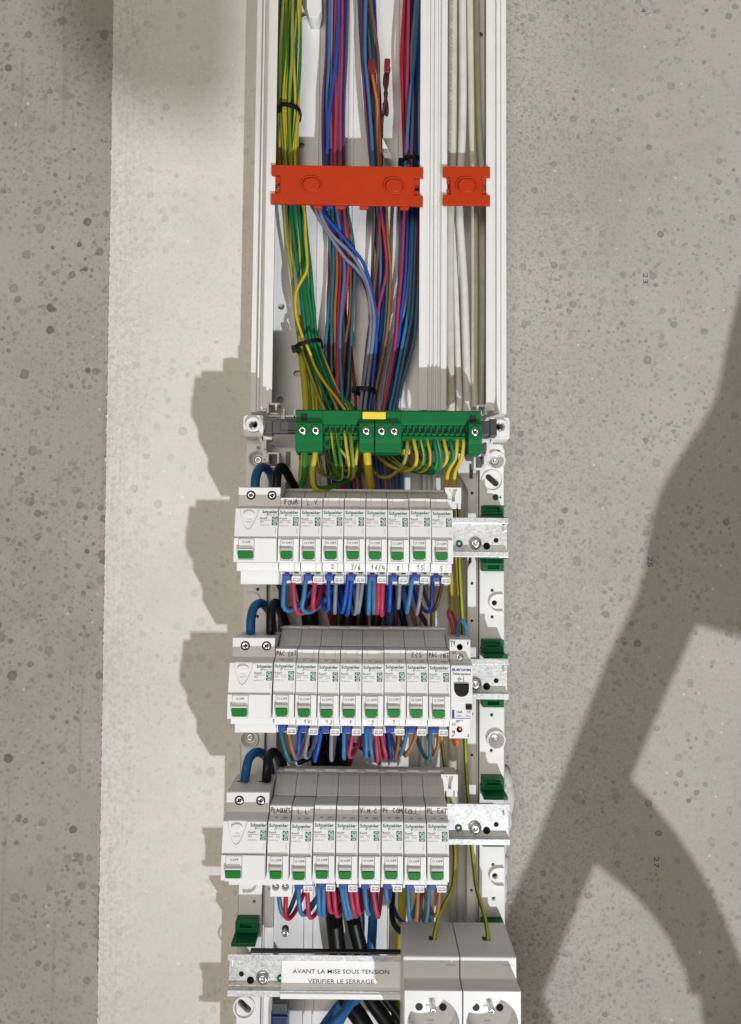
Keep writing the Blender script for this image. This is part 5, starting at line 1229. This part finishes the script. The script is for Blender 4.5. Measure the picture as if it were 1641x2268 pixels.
# --- heavy blue and black supply cables arching over the wide switches
ARCH = [([(565, 1085, 118), (566, 1060, 117), (572, 1041, 112), (582, 1034, 102), (594, 1041, 92), (603, 1060, 84), (606, 1085, 74), (610, 1200, 40)], [(612, 1088, 118), (613, 1060, 117), (617, 1040, 112), (624, 1034, 104), (634, 1045, 94), (645, 1066, 84), (655, 1090, 76), (670, 1200, 40)], "FOUR"),
        ([(555, 1404, 118), (556, 1370, 117), (562, 1346, 112), (574, 1336, 102), (586, 1340, 92), (598, 1358, 82), (604, 1400, 66), (606, 1500, 40)], [(600, 1404, 118), (600, 1370, 117), (602, 1344, 112), (610, 1335, 104), (618, 1345, 94), (630, 1376, 82), (642, 1410, 70), (652, 1500, 40)], "PAC EXT"),
        ([(542, 1728, 116), (546, 1700, 117), (552, 1678, 112), (566, 1666, 102), (580, 1668, 92), (592, 1682, 82), (600, 1720, 66), (604, 1820, 40)], [(590, 1729, 116), (592, 1700, 117), (595, 1676, 112), (604, 1666, 104), (614, 1672, 94), (626, 1694, 82), (640, 1730, 70), (650, 1820, 40)], "PLAQUES")]
for a, b, nm in ARCH:
    wire('cable blue', a, 4.0, f"thick blue supply cable arching into the wide switch left of {nm}", "thick blue supply cables", 'cable', 14, step=3.0)
    wire('black', b, 4.1, f"thick black supply cable arching into the wide switch left of {nm}", "thick black supply cables", 'cable', 14, step=3.0)
# heavy cables behind the rows
for cl, tri, r, lb in (
    ('black', [(640, 1180, 38), (672, 1290, 36), (690, 1400, 34), (696, 1520, 32), (705, 1660, 34), (722, 1850, 36), (728, 1950, 44), (736, 2000, 46), (748, 2110, 40), (762, 2200, 40), (800, 2260, 52), (840, 2330, 60)], 8.2, "wide black cable behind the rows, left of two crossing the bottom gap"),
    ('black', [(760, 1180, 30), (766, 1300, 30), (770, 1380, 30), (740, 1520, 28), (742, 1680, 30), (760, 1860, 32), (772, 1960, 40), (784, 2040, 42), (800, 2110, 38), (815, 2200, 36), (850, 2255, 42), (900, 2330, 46)], 7.0, "wide black cable behind the rows, right of two crossing the bottom gap"),
    ('black', [(800, 1200, 26), (795, 1300, 26), (792, 1400, 26), (760, 1560, 24), (758, 1700, 24), (780, 1900, 22)], 6.5, "black cable deep behind the top row's blue loops"),
    ('black', [(842, 1260, 24), (838, 1330, 24), (832, 1400, 24), (830, 1500, 22)], 5.0, "short black cable seen behind the pink pair under the top row"),
    ('cable blue', [(830, 1860, 34), (828, 1940, 40), (826, 2020, 44), (823, 2090, 42), (818, 2150, 40), (790, 2210, 46), (742, 2262, 56), (690, 2330, 62)], 4.4, "thick blue cable crossing the bottom gap right of the black ones"),
    ('cable blue', [(790, 1880, 26), (794, 1960, 28), (798, 2040, 28), (795, 2110, 30), (790, 2180, 38), (768, 2230, 50), (745, 2275, 56), (720, 2330, 60)], 4.4, "thick blue cable half hidden behind the second black one in the bottom gap"),
    ('cable blue', [(770, 2195, 30), (752, 2222, 34), (722, 2262, 42), (690, 2310, 50)], 3.6, "lower glossy blue cable fanning out at the bottom edge"),
    ('black', [(840, 2190, 40), (862, 2222, 44), (890, 2262, 50), (905, 2320, 54)], 4.0, "thinner black cable at the bottom edge beside the left socket"),
    ('black', [(868, 1960, 86), (869, 1985, 88), (868, 2020, 86), (872, 2045, 82), (886, 2062, 74), (910, 2080, 60), (930, 2110, 50)], 2.6, "black wire bending right behind the left socket, below Pc COM"),
    ('dark blue', [(872, 2010, 60), (880, 2030, 58), (892, 2042, 54), (912, 2050, 48)], 1.8, "dark blue wire bending behind the left socket"),
    ('yellow', [(891, 1950, 22), (890, 2030, 24), (886, 2090, 26), (884, 2150, 26), (884, 2300, 30)], 4.0, "thick yellow earth cable half hidden left of the sockets"),
    ('teal green', [(888, 2190, 30), (876, 2215, 32), (872, 2240, 34), (868, 2330, 36)], 2.4, "green earth wire at the bottom edge left of the sockets"),
    ('dark red', [(700, 1250, 40), (720, 1330, 36), (738, 1400, 34), (750, 1520, 30)], 2.0, "dark red wire slanting behind the grey loop of breaker 2"),
    ('orange brown', [(880, 1290, 40), (905, 1340, 36), (925, 1400, 32), (950, 1520, 30)], 2.2, "orange brown wire slanting behind breaker 8's loops"),
    ('dark brown', [(900, 1300, 46), (925, 1350, 42), (948, 1400, 36), (960, 1520, 30)], 2.4, "dark brown wire slanting behind breaker 15's loops"),
    ('dark blue', [(640, 1350, 70), (690, 1320, 62), (720, 1300, 54), (745, 1270, 46)], 2.0, "dark blue wire slanting behind the loops of L.V"),
    ('black', [(640, 1680, 80), (690, 1655, 66), (740, 1640, 52), (770, 1620, 46)], 2.4, "black wire slanting behind breaker 10's grey loop"),
    ('black', [(660, 1690, 66), (700, 1672, 56), (740, 1650, 46), (770, 1600, 40)], 2.4, "lower black wire slanting behind breaker 13's loops"),
    ('dark blue', [(740, 1630, 70), (770, 1645, 60), (800, 1656, 52), (840, 1690, 40)], 2.0, "dark blue wire slanting behind breaker 7's loops"),
    ('dark red', [(812, 1620, 66), (795, 1650, 60), (780, 1670, 50), (770, 1720, 40)], 1.8, "dark red wire slanting behind breaker 7's pink loop"),
    ('dark blue', [(640, 1960, 70), (655, 1930, 60), (680, 1900, 50)], 2.0, "dark blue wire behind the loops of PLAQUES"),
    ('dark blue', [(675, 2022, 110), (700, 1990, 84), (720, 1960, 62), (740, 1930, 50)], 2.0, "dark blue wire rising to the right behind the loops of L.L"),
    ('black', [(860, 1240, 36), (880, 1320, 34), (898, 1400, 32), (905, 1500, 30)], 3.2, "black wire behind breaker 8 in the gap under the top row")):
    wire(cl, tri, r, lb, "cables deep behind the rows", 'cable' if r > 2.5 else 'wire', 12 if r > 3 else 8, 0.0, 5.0, 0.2)
# --- connector stubs with red push-in connectors
def connector(u, v, d, ang, label):
    x, z = at(u, v, d)
    t = thing('push_connector', x, d, z, label, 'wire connector', 'red push-in wire connectors')
    t.rotation_euler = (0, ang, 0); t.scale = (0.84, 0.84, 0.86)
    link('connector_body', cached('cn_b', lambda: MB().prism_d([(-3.4, 8.2), (2.6, 8.6), (3.4, 7.6), (3.5, -0.5), (4.6, -3.0), (3.6, -5), (3.2, -8.4), (-2.6, -8.4), (-3.6, -2)], -4, 4).mesh('connector_body', CONN, 0.7)), t)
    link('connector_core', cached('cn_c', lambda: MB().box(-2.2, 1.6, -2.4, 2.4, -3, 6.0).mesh('connector_core', mat('connector_core', (0.30, 0.20, 0.18), 0.4), 0.5)), t)
    link('connector_ridge', cached('cn_r', lambda: MB().box(-0.6, 3.6, 3.9, 4.6, -3.0, 6.8).mesh('connector_ridge', CONN, 0.3)), t)
connector(823, 150, 38, -0.10, "translucent red push-in connector on the left, half hidden by the brown wire")
connector(857, 149, 40, 0.04, "translucent red push-in connector on the right, with two brown wires below")
wire('orange', [(824, 162, 38), (827, 180, 39), (832, 207, 40), (836, 238, 38), (837, 300, 34), (840, 365, 30), (842, 440, 28)], 1.6, "bright orange wire coming out of the left red connector", "connector wires")
wire('dark brown', [(853, 165, 40), (851, 185, 41), (856, 207, 42), (851, 232, 41), (849, 252, 38), (846, 270, 30), (845, 365, 26)], 1.6, "brown wire tail left under the right red connector", "connector wires")
wire('dark brown', [(859, 165, 40), (858, 185, 40), (853, 207, 39), (857, 232, 41), (857.6, 250, 42), (855, 254, 38), (850, 230, 34)], 1.6, "brown wire tail right under the right red connector, bent back at its end", "connector wires")
# a slip of white tape with a handwritten number, stuck to the third bundle
tp_ = [at(u, v, 30) for u, v in ((847, 305), (853, 318), (866, 342), (868, 352), (852, 350), (847, 340))]
tx, tz = at(855, 332, 30)
tt = thing('tape_flag', tx, 30, tz, "white tape flag handwritten 15 stuck on a wire above the wide orange clip", 'tape')
link('tape_sheet', plate('tape_sheet', [(x - tx, z - tz) for x, z in tp_], [], 0, 0.25, DUCT), tt)
link('handwriting', handwriting(MB(), "15", -2.6, 1.4, -3.0, 3.2, 0.4, 0.4, 9).mesh('handwriting', INKB), tt)

# --- cable ties
def tie(ul, ur, v, tilt, d0, d1, head_u, head_v, label):
    (xl, zl), (xr, zr_) = at(ul, v - tilt, d1), at(ur, v + tilt, d1)
    xc, zc = (xl + xr) / 2, (zl + zr_) / 2
    t = thing('cable_tie', xc, (d0 + d1) / 2, zc, label, 'cable tie', 'black cable ties')
    a = math.atan2(zl - zr_, xr - xl)
    w = math.hypot(xr - xl, zr_ - zl) / 2; h = (d1 - d0) / 2
    ring_ = []
    n = 26
    for i in range(n):
        th = 2 * math.pi * i / n
        cx, cd = math.copysign(abs(math.cos(th)) ** 0.7, math.cos(th)) * w, math.copysign(abs(math.sin(th)) ** 0.7, math.sin(th)) * h
        ring_.append((cx, cd))
    vs, fs = [], []
    for (x, d) in ring_:
        k = 1 + 1.3 / max(w, 1)
        vs += [(x, d, -2.0), (x, d, 2.0), (x * k, d * (1 + 1.3 / h), 2.0), (x * k, d * (1 + 1.3 / h), -2.0)]
    for i in range(n):
        j = (i + 1) % n
        for a_, b_ in ((0, 1), (1, 2), (2, 3), (3, 0)): fs.append((i * 4 + a_, i * 4 + b_, j * 4 + b_, j * 4 + a_))
    link('strap', MB().add(vs, fs).mesh('strap', BLACKP), t)
    hx, hz = at(head_u, head_v, d1)
    hd = link('tie_head', cached('tie_head', lambda: MB().box(-3.6, 3.6, -3.2, 3.2, -3.2, 3.2).box(-2.0, 4.2, -1.4, 3.6, -2.4, 2.4).mesh('tie_head', BLACKP, 0.9)), t, (-w - 1.2, h * 0.3, 0))
    t.rotation_euler = (0, a, 0)
    return t
tie(617, 662, 233, 4, 16, 42, 615, 228, "black cable tie round the green and yellow bundle above the orange clip")
tie(654, 710, 757, -7, 18, 52, 655, 765, "tilted black cable tie round the green and yellow bundle below the orange clip")
tie(790, 830, 860, 2, 16, 46, 790, 858, "black cable tie round the third bundle just above the green terminal block")
tie(893, 934, 348, 1, 14, 44, 893, 346, "black cable tie round the fourth bundle just above the wide orange clip")

# --- blue and black plug at the bottom left
x, z = at(618, 2246, 62)
pt = thing('cable_plug', x, 40, z, "navy plug with a dark top standing at the bottom left under the lowest rail", 'plug')
link('plug_body', MB().box(-7.6, 7.4, 0, 20, -60, 0.5).box(-6.4, 7.8, 18, 22, -60, -2).mesh('plug_body', NAVY, 0.8), pt)
link('plug_top', MB().box(-6.6, 6.8, 1, 20.6, 0.3, 8.2).mesh('plug_top', DGREY, 0.8), pt)

# ------------------------------------------------------------------ unseen plates added out of view, shaped to cast the large soft shadows
def from_lamp(u, v, a):
    """point a fraction a of the way from the wall spot (u, v) towards the work lamp"""
    x, z = at(u, v, 0)
    return (x + a * (LAMP.x - x), z + a * (LAMP.z - z))
A = 0.165
DA = A * LAMP.y
right_caster = thing('right_shadow_caster', 400, DA, -600, "unseen plate added out of view to cast the forked shadow on the right wall", 'shadow caster')  # added shadow caster; its outline is the forked shadow projected back towards the lamp
casterA = [from_lamp(u, v, A) for u, v in ((1760, 380), (1690, 520), (1641, 645), (1612, 770), (1588, 890), (1555, 950), (1522, 1000), (1490, 1050), (1462, 1105), (1446, 1160), (1434, 1225), (1430, 1270), (1412, 1330), (1345, 1475), (1262, 1690), (1196, 1860), (1136, 2000), (1080, 2140), (1010, 2330), (930, 2600), (1330, 2600), (1262, 2350), (1226, 2268), (1200, 2195), (1255, 2050), (1315, 1905), (1392, 1722), (1462, 1552), (1540, 1375), (1650, 1405), (1800, 1440), (1800, 900))]
link('leg', plate('leg', [(x - 400, z + 600) for x, z in casterA], [], -5, 5, CASTER, 1.0), right_caster)
casterB = [from_lamp(u, v, A) for u, v in ((1392, 1724), (1440, 1776), (1500, 1852), (1545, 1920), (1585, 1992), (1618, 2068), (1645, 2140), (1690, 2290), (1760, 2600), (1600, 2600), (1572, 2330), (1556, 2265), (1552, 2200), (1526, 2196), (1520, 2160), (1482, 2078), (1440, 2018), (1398, 1972), (1316, 1906))]
link('leg', plate('leg', [(x - 400, z + 600) for x, z in casterB], [], -4.5, 4.5, CASTER, 1.0), right_caster)
A2 = 0.60
D2 = A2 * LAMP.y
top_caster = thing('top_shadow_caster', 200, D2, -400, "thin board hanging on a cord behind the camera, outside the picture", 'board')  # added shadow caster, cut to shape the soft shade at top left
bo = [from_lamp(u, v, A2) for u, v in ((110, 20), (165, 130), (215, 195), (265, 222), (330, 246), (410, 266), (470, 258), (500, 238), (520, 200), (531, 140), (534, -300), (430, -420), (220, -420), (120, -300))]
link('caster_sheet', plate('caster_sheet', [(x - 200, z + 400) for x, z in bo], [], -4, 4, CASTER, 1), top_caster)
cx_ = sum(p[0] for p in bo) / len(bo); top_ = max(p[1] for p in bo)
link('caster_cord', MB().prism_z([(cx_ - 202, -2), (cx_ - 198, -2), (cx_ - 198, 2), (cx_ - 202, 2)], top_ + 395, 1400).mesh('caster_cord', CASTER), top_caster)

# ------------------------------------------------------------------ wires that still share a label are told apart by their order from the left
same = {}
for o in col.objects:
    if o.parent is None and o.get('category') in ('wire', 'cable'): same.setdefault(o['label'], []).append(o)
for lab, os_ in same.items():
    if len(os_) > 1:
        os_.sort(key=lambda o: sum(v.co.x for v in o.data.vertices) / len(o.data.vertices))
        words = {2: ["left hand", "right hand"]}.get(len(os_), ["leftmost", "second from left", "third from left", "fourth from left", "fifth from left", "sixth from left", "seventh from left"][:len(os_) - 1] + ["rightmost"])
        for o, w_ in zip(os_, words): o['label'] = w_ + " " + lab
